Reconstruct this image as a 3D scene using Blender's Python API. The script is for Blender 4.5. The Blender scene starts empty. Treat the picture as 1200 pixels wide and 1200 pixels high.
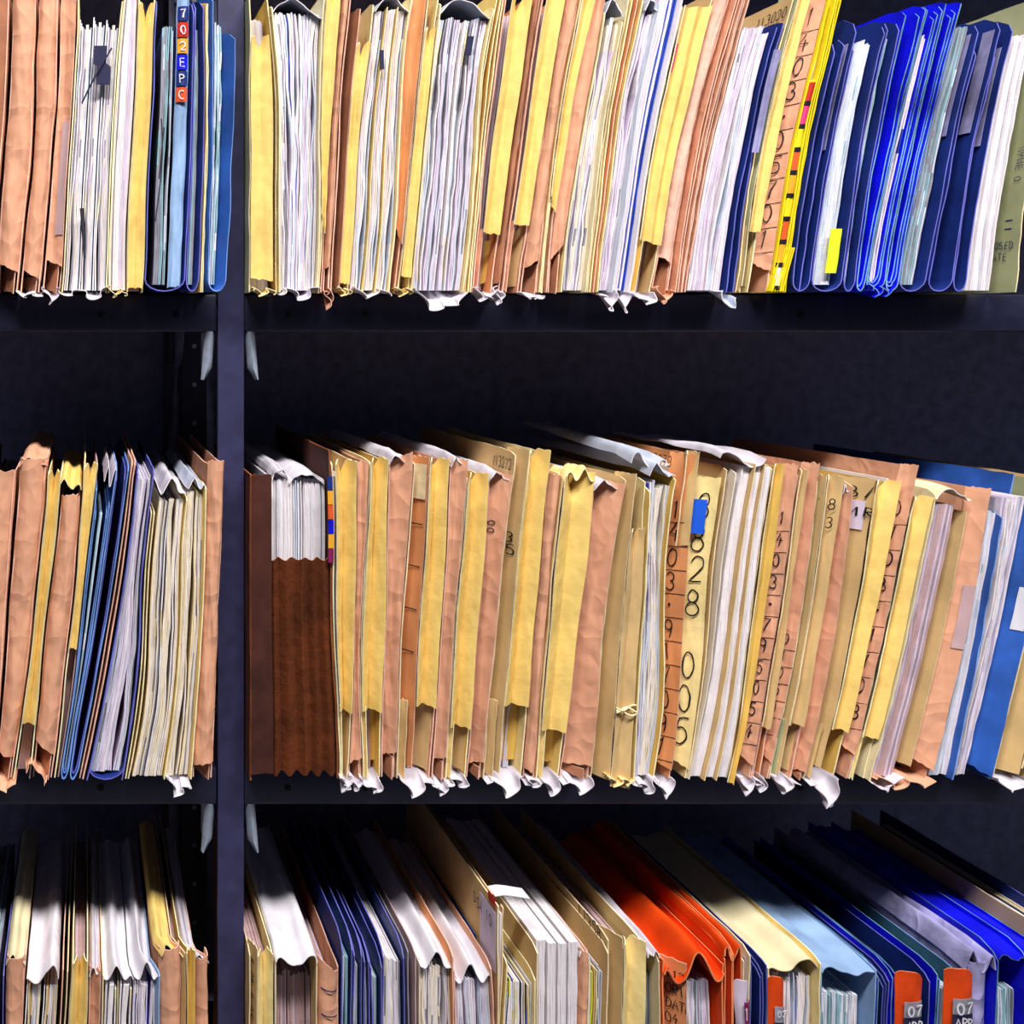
import bpy, math, random
from mathutils import Vector, noise
PI = math.pi
SC = bpy.context.scene
COL = SC.collection
rnd = random.Random(11)

# ------------------------------------------------------------------ camera
# front plane of the shelving is y = 0, x runs right, z up, eye height z = 0
F_PX, CAM_D, VX, VY = 1210.0, 1.10, 100.0, 390.0
cd = bpy.data.cameras.new('camera'); cam = bpy.data.objects.new('camera', cd); COL.objects.link(cam)
cam.location = (0, -CAM_D, 0); cam.rotation_euler = (PI/2, 0, 0)
cd.sensor_width = 36; cd.lens = F_PX/1200*36
cd.shift_x = (600-VX)/1200; cd.shift_y = -(600-VY)/1200
cd.clip_start = 0.02
SC.camera = cam
# ------------------------------------------------------------------ world, lamps, exposure
w = bpy.data.worlds.new('room'); SC.world = w; w.use_nodes = True
w.node_tree.nodes['Background'].inputs[0].default_value = (0.55, 0.62, 1.0, 1)
w.node_tree.nodes['Background'].inputs[1].default_value = 0.05
def area(name, loc, target, sx, sy, power, col):
    l = bpy.data.lights.new(name, 'AREA'); l.shape = 'RECTANGLE'; l.size = sx; l.size_y = sy
    l.energy = power; l.color = col
    o = bpy.data.objects.new(name, l); COL.objects.link(o); o.location = loc
    o.rotation_euler = (Vector(target)-Vector(loc)).to_track_quat('-Z', 'Y').to_euler()
area('ceiling_tube_light', (0.45, -1.55, 2.45), (0.45, 0, -0.35), 3.0, 0.26, 212, (1.0, 0.965, 0.95))
SC.view_settings.view_transform = 'Standard'; SC.view_settings.look = 'None'
SC.view_settings.exposure = 0.0; SC.view_settings.gamma = 1.0
SC.view_settings.use_curve_mapping = False

# ------------------------------------------------------------------ materials
MATS = {}
def lin(c):
    return tuple(((v/255)/12.92 if v/255 <= .04045 else ((v/255+.055)/1.055)**2.4) for v in c)
def paper(name, rgb, var=.10, bump=.25, bscale=38, rough=.75, streak=False, spec=.25, crease=False):
    m = bpy.data.materials.new(name); m.use_nodes = True; nt = m.node_tree
    b = nt.nodes['Principled BSDF']; b.inputs['Roughness'].default_value = rough
    b.inputs['Specular IOR Level'].default_value = spec
    tc = nt.nodes.new('ShaderNodeTexCoord'); mp = nt.nodes.new('ShaderNodeMapping')
    nt.links.new(tc.outputs['Object'], mp.inputs[0])
    if streak: mp.inputs['Scale'].default_value = (1, 1, .5)
    n = nt.nodes.new('ShaderNodeTexNoise'); n.inputs['Scale'].default_value = 55 if streak else 22
    n.inputs['Detail'].default_value = 6; nt.links.new(mp.outputs[0], n.inputs[0])
    r = nt.nodes.new('ShaderNodeValToRGB')
    c = lin(rgb); d = tuple(max(0, v*(1-var*2.2)) for v in c); h = tuple(min(1, v*(1+var)) for v in c)
    r.color_ramp.elements[0].position = .3; r.color_ramp.elements[0].color = (*d, 1)
    r.color_ramp.elements[1].position = .68; r.color_ramp.elements[1].color = (*h, 1)
    nt.links.new(n.outputs[0], r.inputs[0]); nt.links.new(r.outputs[0], b.inputs['Base Color'])
    n2 = nt.nodes.new('ShaderNodeTexNoise'); n2.inputs['Scale'].default_value = bscale
    n2.inputs['Detail'].default_value = 5
    if crease:
        # sharp fold lines between flat facets, plus a fine grain
        vo = nt.nodes.new('ShaderNodeTexVoronoi'); vo.feature = 'F1'; vo.inputs['Scale'].default_value = bscale*1.1
        wn = nt.nodes.new('ShaderNodeTexNoise'); wn.inputs['Scale'].default_value = bscale*.7
        ad = nt.nodes.new('ShaderNodeMixRGB'); ad.blend_type = 'ADD'; ad.inputs[0].default_value = .09
        nt.links.new(tc.outputs['Object'], wn.inputs[0]); nt.links.new(tc.outputs['Object'], ad.inputs[1]); nt.links.new(wn.outputs['Color'], ad.inputs[2])
        nt.links.new(ad.outputs[0], vo.inputs[0]); n2.inputs['Scale'].default_value = 90
        ma = nt.nodes.new('ShaderNodeMath'); ma.operation = 'MULTIPLY_ADD'; ma.inputs[1].default_value = .12
        nt.links.new(n2.outputs[0], ma.inputs[0]); nt.links.new(vo.outputs['Distance'], ma.inputs[2])
    nt.links.new(tc.outputs['Object'], n2.inputs[0])
    bp = nt.nodes.new('ShaderNodeBump'); bp.inputs['Strength'].default_value = bump
    bp.inputs['Distance'].default_value = .004
    nt.links.new((ma if crease else n2).outputs[0], bp.inputs['Height']); nt.links.new(bp.outputs[0], b.inputs['Normal'])
    MATS[name] = m; return m
paper('kraft', (226, 166, 132), .05, .5, 27, crease=True)
paper('kraft_dark', (176, 118, 86), .14, .35, 26)
paper('kraft_orange', (224, 150, 96), .10, .25, 26)
paper('kraft_edge', (240, 190, 168), .12, .4, 60)
paper('yellow', (242, 208, 120), .06, .35, 45)
paper('yellow_pale', (245, 222, 152), .06, .35, 45)
paper('yellow_deep', (228, 186, 92), .10, .2, 24)
paper('yellow_bright', (246, 224, 30), .06, .1, 24)
paper('yellow_edge', (250, 236, 190), .1, .3, 70)
paper('tan', (214, 180, 124), .09, .2, 24)
paper('tan_edge', (240, 220, 176), .1, .3, 60)
paper('cream', (232, 220, 178), .08, .2, 30)
paper('olive', (168, 172, 130), .10, .2, 30)
paper('white', (240, 233, 236), .025, .2, 30, streak=True)
paper('white_cold', (214, 222, 236), .07, .2, 30, streak=True)
paper('white_lilac', (220, 206, 226), .09, .2, 30, streak=True)
paper('white_cream', (238, 226, 206), .07, .2, 30, streak=True)
paper('grey_paper', (150, 148, 160), .15, .2, 30, streak=True)
paper('teal_paper', (150, 190, 200), .14, .2, 30, streak=True)
paper('mauve', (196, 164, 166), .08, .15, 24, streak=True)
paper('ink_dark', (44, 44, 76), .1, .1, 30)
paper('ink_blue', (42, 74, 190), .2, .1, 30, streak=True)
paper('sleeve', (232, 228, 236), .06, .7, 20, rough=.5, crease=True)
paper('tyvek', (212, 206, 216), .08, .8, 20, rough=.5, crease=True)
paper('tyvek_cold', (188, 195, 212), .10, .8, 20, rough=.45, crease=True)
paper('navy', (24, 46, 122), .22, .2, 26, rough=.5, spec=.4)
paper('navy_edge', (110, 110, 200), .2, .2, 60, rough=.5)
paper('blue', (44, 92, 178), .2, .2, 26, rough=.5, spec=.4)
paper('blue_edge', (120, 160, 226), .2, .2, 60)
paper('royal', (16, 18, 226), .2, .3, 40, rough=.5, spec=.3)
paper('royal_edge', (112, 160, 176), .4, .3, 80)
paper('lightblue', (150, 182, 222), .14, .2, 26)
paper('teal', (48, 96, 120), .2, .2, 26)
paper('brown', (98, 46, 16), .2, .6, 60, rough=.9)
paper('brown_cover', (74, 38, 30), .22, .4, 34, rough=.8)
paper('brown_edge', (150, 84, 44), .2, .4, 60)
paper('orange', (232, 74, 16), .14, .25, 26, rough=.55)
paper('orange_edge', (246, 150, 96), .1, .2, 60)
paper('plastic_lilac', (176, 172, 220), .25, .9, 26, rough=.25, spec=.6, crease=True)
paper('label_white', (226, 224, 230), .05, .1, 40)
paper('label_lilac', (150, 146, 190), .25, .1, 90)
paper('ink', (22, 20, 26), .1, 0, 30)
paper('ink_pen', (40, 40, 96), .1, 0, 30)
paper('sticky_blue', (24, 92, 220), .06, .1, 30)
paper('lime', (222, 232, 40), .06, .1, 30)
paper('pink', (236, 60, 130), .06, .1, 30)
paper('red', (196, 46, 30), .06, .1, 30)
paper('red_orange', (226, 92, 40), .06, .1, 30)
paper('amber', (240, 170, 40), .06, .1, 30)
paper('plum', (130, 26, 84), .06, .1, 30)
paper('cord', (52, 50, 60), .1, .1, 30)
def metal(name, rgb, rough=.42, bump=.1, dirt=True):
    m = bpy.data.materials.new(name); m.use_nodes = True; nt = m.node_tree
    b = nt.nodes['Principled BSDF']; b.inputs['Roughness'].default_value = rough
    b.inputs['Specular IOR Level'].default_value = .5
    n = nt.nodes.new('ShaderNodeTexNoise'); n.inputs['Scale'].default_value = 60; n.inputs['Detail'].default_value = 6
    tc = nt.nodes.new('ShaderNodeTexCoord'); nt.links.new(tc.outputs['Object'], n.inputs[0])
    r = nt.nodes.new('ShaderNodeValToRGB'); c = lin(rgb)
    r.color_ramp.elements[0].color = (*[v*.8 for v in c], 1); r.color_ramp.elements[0].position = .35
    r.color_ramp.elements[1].color = (*[v*1.2 for v in c], 1); r.color_ramp.elements[1].position = .7
    nt.links.new(n.outputs[0], r.inputs[0]); nt.links.new(r.outputs[0], b.inputs['Base Color'])
    bp = nt.nodes.new('ShaderNodeBump'); bp.inputs['Strength'].default_value = bump; bp.inputs['Distance'].default_value = .001
    nt.links.new(n.outputs[0], bp.inputs['Height']); nt.links.new(bp.outputs[0], b.inputs['Normal'])
    MATS[name] = m
metal('navy_metal', (36, 37, 62)); metal('post_metal', (50, 49, 84), .5)
metal('panel_metal', (138, 140, 172), .7); metal('zinc', (150, 160, 176), .45); metal('hole_black', (6, 6, 10), .9)
metal('room_paint', (120, 120, 130), .9); metal('chrome', (220, 222, 228), .2)

# ------------------------------------------------------------------ mesh helpers
def link_mesh(name, V, Fc, mats, mi, parent=None, origin=(0, 0, 0), smooth=True, ang=40):
    me = bpy.data.meshes.new(name)
    o0 = Vector(origin)
    me.from_pydata([tuple(Vector(v)-o0) for v in V], [], Fc)
    for mn in mats: me.materials.append(MATS[mn])
    me.polygons.foreach_set('material_index', mi)
    me.validate(); me.update()
    if smooth:
        me.shade_smooth(); me.set_sharp_from_angle(angle=math.radians(ang))
    ob = bpy.data.objects.new(name, me); COL.objects.link(ob)
    if parent: ob.parent = parent
    return ob
class MB:
    def __init__(s): s.V = []; s.F = []; s.M = []
    def quad(s, a, b, c, d, m=0): s.F.append((a, b, c, d)); s.M.append(m)
    def shell(s, P, t, rim=1, face=0, face2=None):
        """P[i][j] grid of points -> sheet of thickness t with its own rim material"""
        ni, nj = len(P), len(P[0]); base = len(s.V)
        if face2 is None: face2 = face
        N = []
        for i in range(ni):
            for j in range(nj):
                a = P[min(i+1, ni-1)][j]-P[max(i-1, 0)][j]; b = P[i][min(j+1, nj-1)]-P[i][max(j-1, 0)]
                n = a.cross(b); n = n.normalized() if n.length > 1e-12 else Vector((1, 0, 0))
                s.V.append(P[i][j]+n*t/2); N.append(n)
        for i in range(ni):
            for j in range(nj): s.V.append(P[i][j]-N[i*nj+j]*t/2)
        o = ni*nj; id_ = lambda i, j, k: base+k*o+i*nj+j
        for i in range(ni-1):
            for j in range(nj-1):
                s.quad(id_(i, j, 0), id_(i+1, j, 0), id_(i+1, j+1, 0), id_(i, j+1, 0), face)
                s.quad(id_(i, j, 1), id_(i, j+1, 1), id_(i+1, j+1, 1), id_(i+1, j, 1), face2)
        for i in range(ni-1):
            s.quad(id_(i, 0, 0), id_(i, 0, 1), id_(i+1, 0, 1), id_(i+1, 0, 0), rim)
            s.quad(id_(i, nj-1, 0), id_(i+1, nj-1, 0), id_(i+1, nj-1, 1), id_(i, nj-1, 1), rim)
        for j in range(nj-1):
            s.quad(id_(0, j, 0), id_(0, j+1, 0), id_(0, j+1, 1), id_(0, j, 1), rim)
            s.quad(id_(ni-1, j, 0), id_(ni-1, j, 1), id_(ni-1, j+1, 1), id_(ni-1, j+1, 0), rim)
    def box(s, x0, x1, y0, y1, z0, z1, m=0):
        b = len(s.V)
        for x in (x0, x1):
            for y in (y0, y1):
                for z in (z0, z1): s.V.append(Vector((x, y, z)))
        for f in ((0, 1, 3, 2), (4, 6, 7, 5), (0, 4, 5, 1), (2, 3, 7, 6), (0, 2, 6, 4), (1, 5, 7, 3)):
            s.quad(*[b+k for k in f], m)
    def tube(s, pts, r, n=6, m=0, r1=None):
        b = len(s.V); k = len(pts)
        for i, p in enumerate(pts):
            d = (pts[min(i+1, k-1)]-pts[max(i-1, 0)]).normalized()
            u = d.cross(Vector((0, 1, .01))); u = u.normalized() if u.length > 1e-6 else Vector((1, 0, 0))
            v = d.cross(u); rr = r if r1 is None else r+(r1-r)*i/(k-1)
            for q in range(n):
                a = 2*PI*q/n; s.V.append(p+(u*math.cos(a)+v*math.sin(a))*rr)
        for i in range(k-1):
            for q in range(n):
                s.quad(b+i*n+q, b+i*n+(q+1) % n, b+(i+1)*n+(q+1) % n, b+(i+1)*n+q, m)
        s.F.append(tuple(b+q for q in range(n))); s.M.append(m)
        s.F.append(tuple(b+(k-1)*n+q for q in range(n))); s.M.append(m)
    def build(s, name, mats, parent=None, origin=(0, 0, 0), **k):
        return link_mesh(name, s.V, s.F, mats, s.M, parent, origin, **k)
def nz(x, y=0., z=0.): return noise.noise(Vector((x, y, z)))
def tag(o, label, cat, group=None):
    o['label'] = label; o['category'] = cat
    if group: o['group'] = group
def P0(px): return (px-VX)*CAM_D/F_PX            # pixel -> metres at the shelf's front plane
def Z0(py): return (VY-py)*CAM_D/F_PX
YR = -.032; S = (CAM_D+YR)/F_PX                   # at the plane of the file fronts
def PX(px): return (px-VX)*S
def PZ(py): return (VY-py)*S

# ------------------------------------------------------------------ room and shelving
m = MB(); m.box(-2.5, 3.5, -3.5, .75, -1.60, -1.55); fl = m.build('floor', ['room_paint'], smooth=False); fl['kind'] = 'structure'
m = MB(); m.box(-2.5, 3.5, .60, .70, -1.55, 1.6); wl = m.build('wall_back', ['room_paint'], smooth=False); wl['kind'] = 'structure'

unit = bpy.data.objects.new('metal_shelving', None); COL.objects.link(unit); unit.location = (P0(270), .2, -1.55)
tag(unit, 'dark navy steel shelving with two bays, perforated posts and zinc brackets', 'shelving')
UO = unit.location
PL, PR = P0(255), P0(285)
SHELVES = [Z0(345)+.504, Z0(345), Z0(345)-.504, Z0(345)-1.008]      # surface heights
BAYS = [(-.62, PL-.0015), (PR+.0015, P0(285)+1.42)]
DEP = .40
def post(name, x0, x1, y0, y1, holes=True, mat='post_metal'):
    m = MB(); t = .002
    m.box(x0, x1, y0, y0+t, -1.55, 1.25); xm = (x0+x1)/2
    m.box(xm-.002, xm+.002, y0+t, y1, -1.55, 1.25)                    # T section web
    m.box(x0, x0+.0018, y0+t, y0+.010, -1.55, 1.25); m.box(x1-.0018, x1, y0+t, y0+.010, -1.55, 1.25)
    o = m.build(name, [mat], unit, UO, smooth=False)
    h = MB()
    if holes:
        z = -1.0
        while z < .9:
            h.tube([Vector((xm, y0+(.0006 if y0 > .2 else 0), z)), Vector((xm, y0-.0006, z))], .0034, 10); z += .0545
        if y0 > .2: h.build('punched_hole', ['zinc'], o, UO)
    return o
post('post', PL, PR, -.004, .045, holes=False)
post('rear_post', PL-.004, PR+.004, DEP-.035, DEP-.002, mat='navy_metal')
for (a, b) in BAYS:
    m = MB(); m.box(a-.004, b+.004, DEP+.001, DEP+.004, -1.5, 1.25); m.build('back_panel', ['panel_metal'], unit, UO, smooth=False)
m = MB(); m.box(PL-.028, PL-.022, DEP-.03, DEP-.001, -1.5, 1.25)
m.build('side_rail', ['navy_metal'], unit, UO, smooth=False)
for zi, z in enumerate(SHELVES):
    for bi, (a, b) in enumerate(BAYS):
        m = MB(); t = .0012
        def prof():                                                      # pan: surface, rolled lip, return
            r = .003; p = [(DEP-.005, z-t/2), (.1, z-t/2), (r, z-t/2), (.0009, z-.0009), (0, z-r), (0, z-.036), (.0009, z-.0384), (r, z-.0395), (.018, z-.0395)]
            return p
        xs = [a, a+.012, (a+b)/2, b-.012, b]
        m.shell([[Vector((x, y, zz)) for (y, zz) in prof()] for x in xs], t, rim=0)
        sh = m.build('shelf', ['navy_metal'], unit, UO, ang=35)
        h = MB()
        xs = [P0(v) for v in (118, 206)] if bi == 0 else [P0(v) for v in (337, 428, 937)]
        for x in xs: h.tube([Vector((x, .0002, z-.021)), Vector((x, -.0012, z-.021))], .0036, 12)
        h.build('punched_hole', ['hole_black'], sh, UO)
def bracket(x, y0, z, side, mat='zinc'):
    # curved tongue hanging below a shelf end
    m = MB(); P = []
    for i in range(9):
        v = i/8; row = []
        for j in range(5):
            h = j/4; wdt = .0095 if v < .75 else .0095*(1-(v-.75)/.25*.75)
            row.append(Vector((x+side*(h*wdt - .004*v), y0+.006*math.sin(h*PI)*-1, z-.0395-.0515*v)))
        P.append(row)
    m.shell(P, .0016, rim=0)
    m.box(x-.001, x+.001, y0, y0+.03, z-.085, z-.041)
    return m.build('bracket', [mat], unit, UO)
for z in SHELVES[:3]:
    bracket(PL-.0125, .006, z, 1); bracket(PR+.0125, .006, z, -1)
    bracket(PL-.014, DEP-.075, z, 1, 'panel_metal')
m = MB(); m.tube([Vector((P0(969), -.0008, SHELVES[2]-.0365)), Vector((P0(969), -.0035, SHELVES[2]-.0365)), Vector((P0(969), -.0045, SHELVES[2]-.0365))], .0055, 14, r1=.004)
m.build('rivet', ['chrome'], unit, UO)

# ------------------------------------------------------------------ handwriting: strokes on a 0..0.6 x 0..1 box
def arc(cx, cy, rx, ry, a0, a1, n=12):
    return [(cx+rx*math.cos(math.radians(a0+(a1-a0)*i/n)), cy+ry*math.sin(math.radians(a0+(a1-a0)*i/n))) for i in range(n+1)]
GL = {'0': [arc(.3, .5, .26, .5, 80, 440, 16)], '1': [[(.2, .8), (.34, 1), (.32, .5), (.3, 0)]],
 '2': [arc(.3, .72, .25, .28, 170, -40, 9)+[(.3, .25), (.05, .02), (.6, .05)]],
 '3': [arc(.27, .75, .25, .25, 150, -80, 8)+arc(.28, .25, .28, .26, 80, -150, 9)],
 '4': [[(.4, 1), (.05, .4), (.6, .42)], [(.42, .65), (.4, 0)]],
 '5': [[(.55, 1), (.15, .97), (.1, .6)]+arc(.25, .32, .29, .32, 100, -140, 9)],
 '6': [[(.45, 1), (.2, .7)]+arc(.3, .28, .24, .28, 170, 520, 14)],
 '7': [[(.02, .97), (.55, 1), (.3, .5), (.2, 0)]], '8': [arc(.3, .75, .2, .24, -90, 270, 12)+arc(.3, .26, .26, .26, 90, -270, 12)],
 '9': [arc(.3, .7, .24, .28, 0, 360, 12)+[(.5, .3), (.4, 0)]], '-': [[(.05, .5), (.5, .5)]], '|': [[(.3, -.1), (.3, 1.1)]],
 '.': [arc(.3, .45, .05, .05, 0, 360, 6)], '/': [[(.05, -.05), (.5, 1.05)]], ' ': [],
 'R': [[(.08, 0), (.1, 1)]+arc(.14, .75, .36, .25, 90, -90, 7)+[(.5, 0)]], 'H': [[(.05, 0), (.08, 1)], [(.5, 0), (.52, 1)], [(.05, .5), (.52, .5)]],
 'D': [[(.08, 0), (.08, 1)]+arc(.08, .5, .46, .5, 90, -90, 9)+[(.08, 0)]], 'S': [arc(.3, .76, .22, .23, 30, 270, 8)+arc(.3, .26, .25, .27, 90, -150, 8)],
 'A': [[(.02, 0), (.3, 1), (.58, 0)], [(.12, .38), (.48, .38)]], 'N': [[(.05, 0), (.07, 1), (.5, 0), (.52, 1)]],
 'B': [[(.08, 0), (.08, 1)]+arc(.1, .76, .36, .24, 90, -90, 7)+arc(.1, .26, .42, .26, 90, -90, 7)],
 'C': [arc(.34, .5, .3, .5, 50, 310, 12)], 'L': [[(.08, 1), (.08, 0), (.52, .03)]], 'M': [[(.02, 0), (.08, 1), (.3, .4), (.52, 1), (.58, 0)]],
 'E': [[(.52, 1), (.08, 1), (.08, 0), (.54, 0)], [(.08, .52), (.45, .52)]], 'P': [[(.08, 0), (.08, 1)]+arc(.1, .74, .4, .26, 90, -90, 8)],
 'O': [arc(.3, .5, .26, .48, 80, 440, 14)], 'T': [[(.02, 1), (.58, 1)], [(.3, 1), (.3, 0)]], 'I': [[(.3, 0), (.3, 1)]],
 'W': [[(0, 1), (.15, 0), (.3, .6), (.45, 0), (.6, 1)]], 'Y': [[(.02, 1), (.3, .5), (.58, 1)], [(.3, .5), (.3, 0)]]}
def strokes(mb, text, fn, h, wd=.0011, adv=.78, wob=.04, m=0, seed=0):
    """fn(tx, ty) -> (point, normal); text runs along tx, heights in metres"""
    r = random.Random(seed+len(text)); x = 0
    for ch in text:
        tilt = r.uniform(-.12, .12); dy = r.uniform(-.05, .05)
        for st in GL.get(ch, []):
            pts = []
            for (a, b) in st:
                w2 = wob if len(st) < 7 else wob*.3
                a += r.uniform(-w2, w2)*.4; b += r.uniform(-w2, w2)*.4
                pts.append((x+(a+tilt*b)*h, (b+dy)*h))
            if len(pts) > 6:                                     # smooth the curved strokes
                q = [pts[0]]
                for i in range(len(pts)-1):
                    p0, p1, p2, p3 = pts[max(i-1, 0)], pts[i], pts[i+1], pts[min(i+2, len(pts)-1)]
                    for t in (.5, 1):
                        q.append(tuple(.5*(2*p1[c]+(p2[c]-p0[c])*t+(2*p0[c]-5*p1[c]+4*p2[c]-p3[c])*t*t+(3*p1[c]-p0[c]-3*p2[c]+p3[c])*t**3) for c in (0, 1)))
                pts = q
            L = len(pts); B = len(mb.V)
            for i, (a, b) in enumerate(pts):
                da = pts[min(i+1, L-1)][0]-pts[max(i-1, 0)][0]; db = pts[min(i+1, L-1)][1]-pts[max(i-1, 0)][1]
                q = math.hypot(da, db) or 1; na, nb = -db/q*wd/2, da/q*wd/2
                for s in (1, -1):
                    p, n = fn(a+na*s, b+nb*s); mb.V.append(p+n*.00045)
            for i in range(L-1): mb.quad(B+2*i, B+2*i+1, B+2*i+3, B+2*i+2, m)
        x += h*adv
    return x

# ------------------------------------------------------------------ one file between two boundary curves
EDGE = {'kraft': 'kraft_edge', 'kraft_dark': 'kraft_edge', 'kraft_orange': 'kraft_edge', 'yellow': 'yellow_edge', 'yellow_pale': 'yellow_edge',
        'yellow_deep': 'yellow_edge', 'tan': 'tan_edge', 'cream': 'tan_edge', 'olive': 'tan_edge', 'navy': 'navy_edge', 'blue': 'blue_edge',
        'royal': 'royal_edge', 'brown': 'brown_edge', 'brown_cover': 'brown_edge', 'orange': 'orange_edge', 'teal': 'blue_edge'}
MIX = {'white': [('white', 10), ('white_lilac', 3), ('white_cold', 3), ('white_cream', 3), ('grey_paper', 1), ('ink_blue', .5)],
       'wavy': [('white', 8), ('white_lilac', 5), ('white_cold', 4), ('white_cream', 2), ('grey_paper', 1.3), ('ink_blue', 1.1), ('yellow_edge', .6)],
       'envelopes': [('white', 6), ('ink_blue', 2.4), ('white_lilac', 3)],
       'pads': [('white', 8), ('white_cold', 1)],
       'mauve': [('mauve', 6), ('white_lilac', 1)],
       'lilac': [('white_lilac', 6), ('white_cold', 4), ('white', 4), ('grey_paper', .6)],
       'cream': [('white_cream', 8), ('white', 5), ('tan_edge', 2), ('grey_paper', 1)],
       'teal': [('white_cold', 8), ('teal_paper', 4), ('white', 5), ('pink', .05)],
       'grey': [('grey_paper', 6), ('teal_paper', 4), ('white_cold', 3)],
       'mixed': [('white', 6), ('white_cold', 4), ('tan', 2), ('ink_blue', 1.5), ('lime', .3), ('yellow_edge', 2), ('ink_dark', 1)]}
class Row:
    def __init__(s, base, pt, pb, left, group, wave=1.0):
        s.base = base; s.pt = pt; s.pb = pb; s.zt = PZ(pt); s.zb = PZ(pb); s.cur = left; s.group = group; s.wave = wave
class File:
    def __init__(f, row, br, name, label, cat, yf, flare=0., gap=.0011):
        f.row = row; f.a = row.cur; f.b = br; row.cur = br; f.flare = flare; f.gap = gap
        f.yf = yf; f.zb = row.base+.0012; f.seed = rnd.uniform(0, 900)
        o = bpy.data.objects.new(name, None); COL.objects.link(o)
        xm = (f.bx(f.a, f.zb)+f.bx(f.b, f.zb))/2
        o.location = (xm, f.yf+.15, row.base); o.empty_display_size = .03
        tag(o, label, cat, row.group); f.o = o; f.org = o.location.copy()
    def bx(f, b, z):
        r = f.row; t = (z-r.zb)/(r.zt-r.zb); tt = max(0, min(1, t))
        return PX(b[1])+(PX(b[0])-PX(b[1]))*t + b[2]*S*math.sin(PI*tt) + b[3]*S*math.sin(2*PI*tt) + .0026*nz(z*9+b[1]*.37, b[0]*.11)
    def X(f, u, z, y=0.):
        l = f.bx(f.a, z)+f.gap; r = f.bx(f.b, z)-f.gap
        x = l+(r-l)*u
        wp = getattr(f.row, 'warp', None)                      # files fan inwards behind the post
        if wp:
            x0 = PX(wp[0])
            if x > x0:
                k = max(0, min(1, (y+.036)/.029)); x = x0+(x-x0)*(1-(1-wp[1])*k*k*(3-2*k))
        return x
    def W(f, z=None):
        z = f.zb+.15 if z is None else z
        return f.X(1, z)-f.X(0, z)
    def add(f, mb, name, mats, lab=None, parent=None, **k):
        o = mb.build(name, mats, parent or f.o, f.org, **k)
        if lab: o['label'] = lab
        return o
    # --- a flat cover running back from the front edge
    def cover(f, u, col, yt, yf=None, dep=.30, zb=None, t=.0013, corner=0., name='cover', wob=.0006, lean=0., lab=None, back=1.0):
        yf = f.yf if yf is None else yf; zb = f.zb if zb is None else zb; zt = PZ(yt); m = MB(); P = []
        ny, nv = 12, 26
        for j in range(ny+1):
            v = (j/ny)**1.8; row = []
            for i in range(nv+1):
                h = i/nv; y0 = yf+.0016*nz(h*14+f.seed, u*7)
                y = y0+dep*v; ztop = zt-corner*max(0, 1-v*dep/.018)**2-(1-back)*v*.06
                z = zb+(ztop-zb)*h
                if h > .97: z += .0012*nz(v*40+f.seed, 3.3)
                x = f.X(u, z, y)+wob*nz(z*22+f.seed, v*4, u*9)+lean*max(0, .05-(y-yf))*h
                row.append(Vector((x, y, z)))
            P.append(row)
        m.shell(P, t, rim=1)
        return f.add(m, name, [col, EDGE.get(col, col)], lab)
    # --- block of paper leaves seen on edge
    def leaves(f, u0, u1, yt, mix='white', yf=None, dep=.27, zb=None, pitch=.0013, jt=.004, jy=.003, wob=.3, name='papers', skip=.05, flip=0., lab=None, bend=0.):
        yf = f.yf+.004 if yf is None else yf; zb = f.zb+.002 if zb is None else zb; zt = PZ(yt)
        W = f.W(); n = max(2, int(W*(u1-u0)/pitch)); m = MB(); mx = MIX[mix]; names = [a for a, _ in mx]; wts = [b for _, b in mx]
        r = random.Random(int(f.seed*100)); nzg = 30
        pitch_u = (u1-u0)/n; lvl = 0; tz = 0
        slits = []
        if wob > .25:
            for q in range(int(W*(u1-u0)/.011+.5)):
                slits.append((r.uniform(u0+.15*(u1-u0), u1-.1*(u1-u0)), r.uniform(.1, .95), r.uniform(.07, .2), r.uniform(.0008, .0034)*min(1.2, wob+.3)))
        big = .0028*min(1.2, wob+.15)/W if wob > .2 else .0004/W
        for k in range(n):
            if r.random() < skip: continue
            uc = u0+(k+.5)*pitch_u; mi = r.choices(range(len(names)), wts)[0]
            if r.random() < .25: lvl = r.uniform(0, jy); tz = r.uniform(-jt, jt*.4)
            yy = yf+lvl+r.uniform(0, .0009)+(.006 if r.random() < .05 else 0)
            if names[mi] in ('ink_blue', 'ink_dark', 'grey_paper', 'pink', 'lime'): yy += .0006
            top = zt+tz+r.uniform(-jt, jt)*.3; ph = r.uniform(0, 99); hw = pitch_u*(.26 if names[mi] == 'ink_blue' else .455)
            B = len(m.V); mark = 0; mj = 0
            for i in range(nzg+1):
                z = zb+(top-zb)*i/nzg
                h_ = i/nzg
                du = wob*pitch_u*(nz(z*34+ph, 1.2)*.8)+big*nz(z*15+f.seed, uc*2.2)+big*.35*nz(z*45+f.seed, uc*4.)
                for (us, hs, ls, am) in slits:
                    e_ = math.exp(-((h_-hs)/ls)**2)
                    if e_ > .05: du += (1 if uc > us else -1)*am/W*e_*math.exp(-abs(uc-us)*W/.009)
                du *= max(0, min(1, (uc-u0)/(2.5*pitch_u)))*max(0, min(1, (u1-uc)/(2.5*pitch_u)))
                dy = .0012*nz(z*40+ph, 5)+bend*(1-i/nzg)**2
                for (s, y) in ((-1, yy+dy), (1, yy+dy), (1, yf+dep), (-1, yf+dep)):
                    m.V.append(Vector((f.X(uc+du+s*hw, z, y), y, z)))
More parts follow.
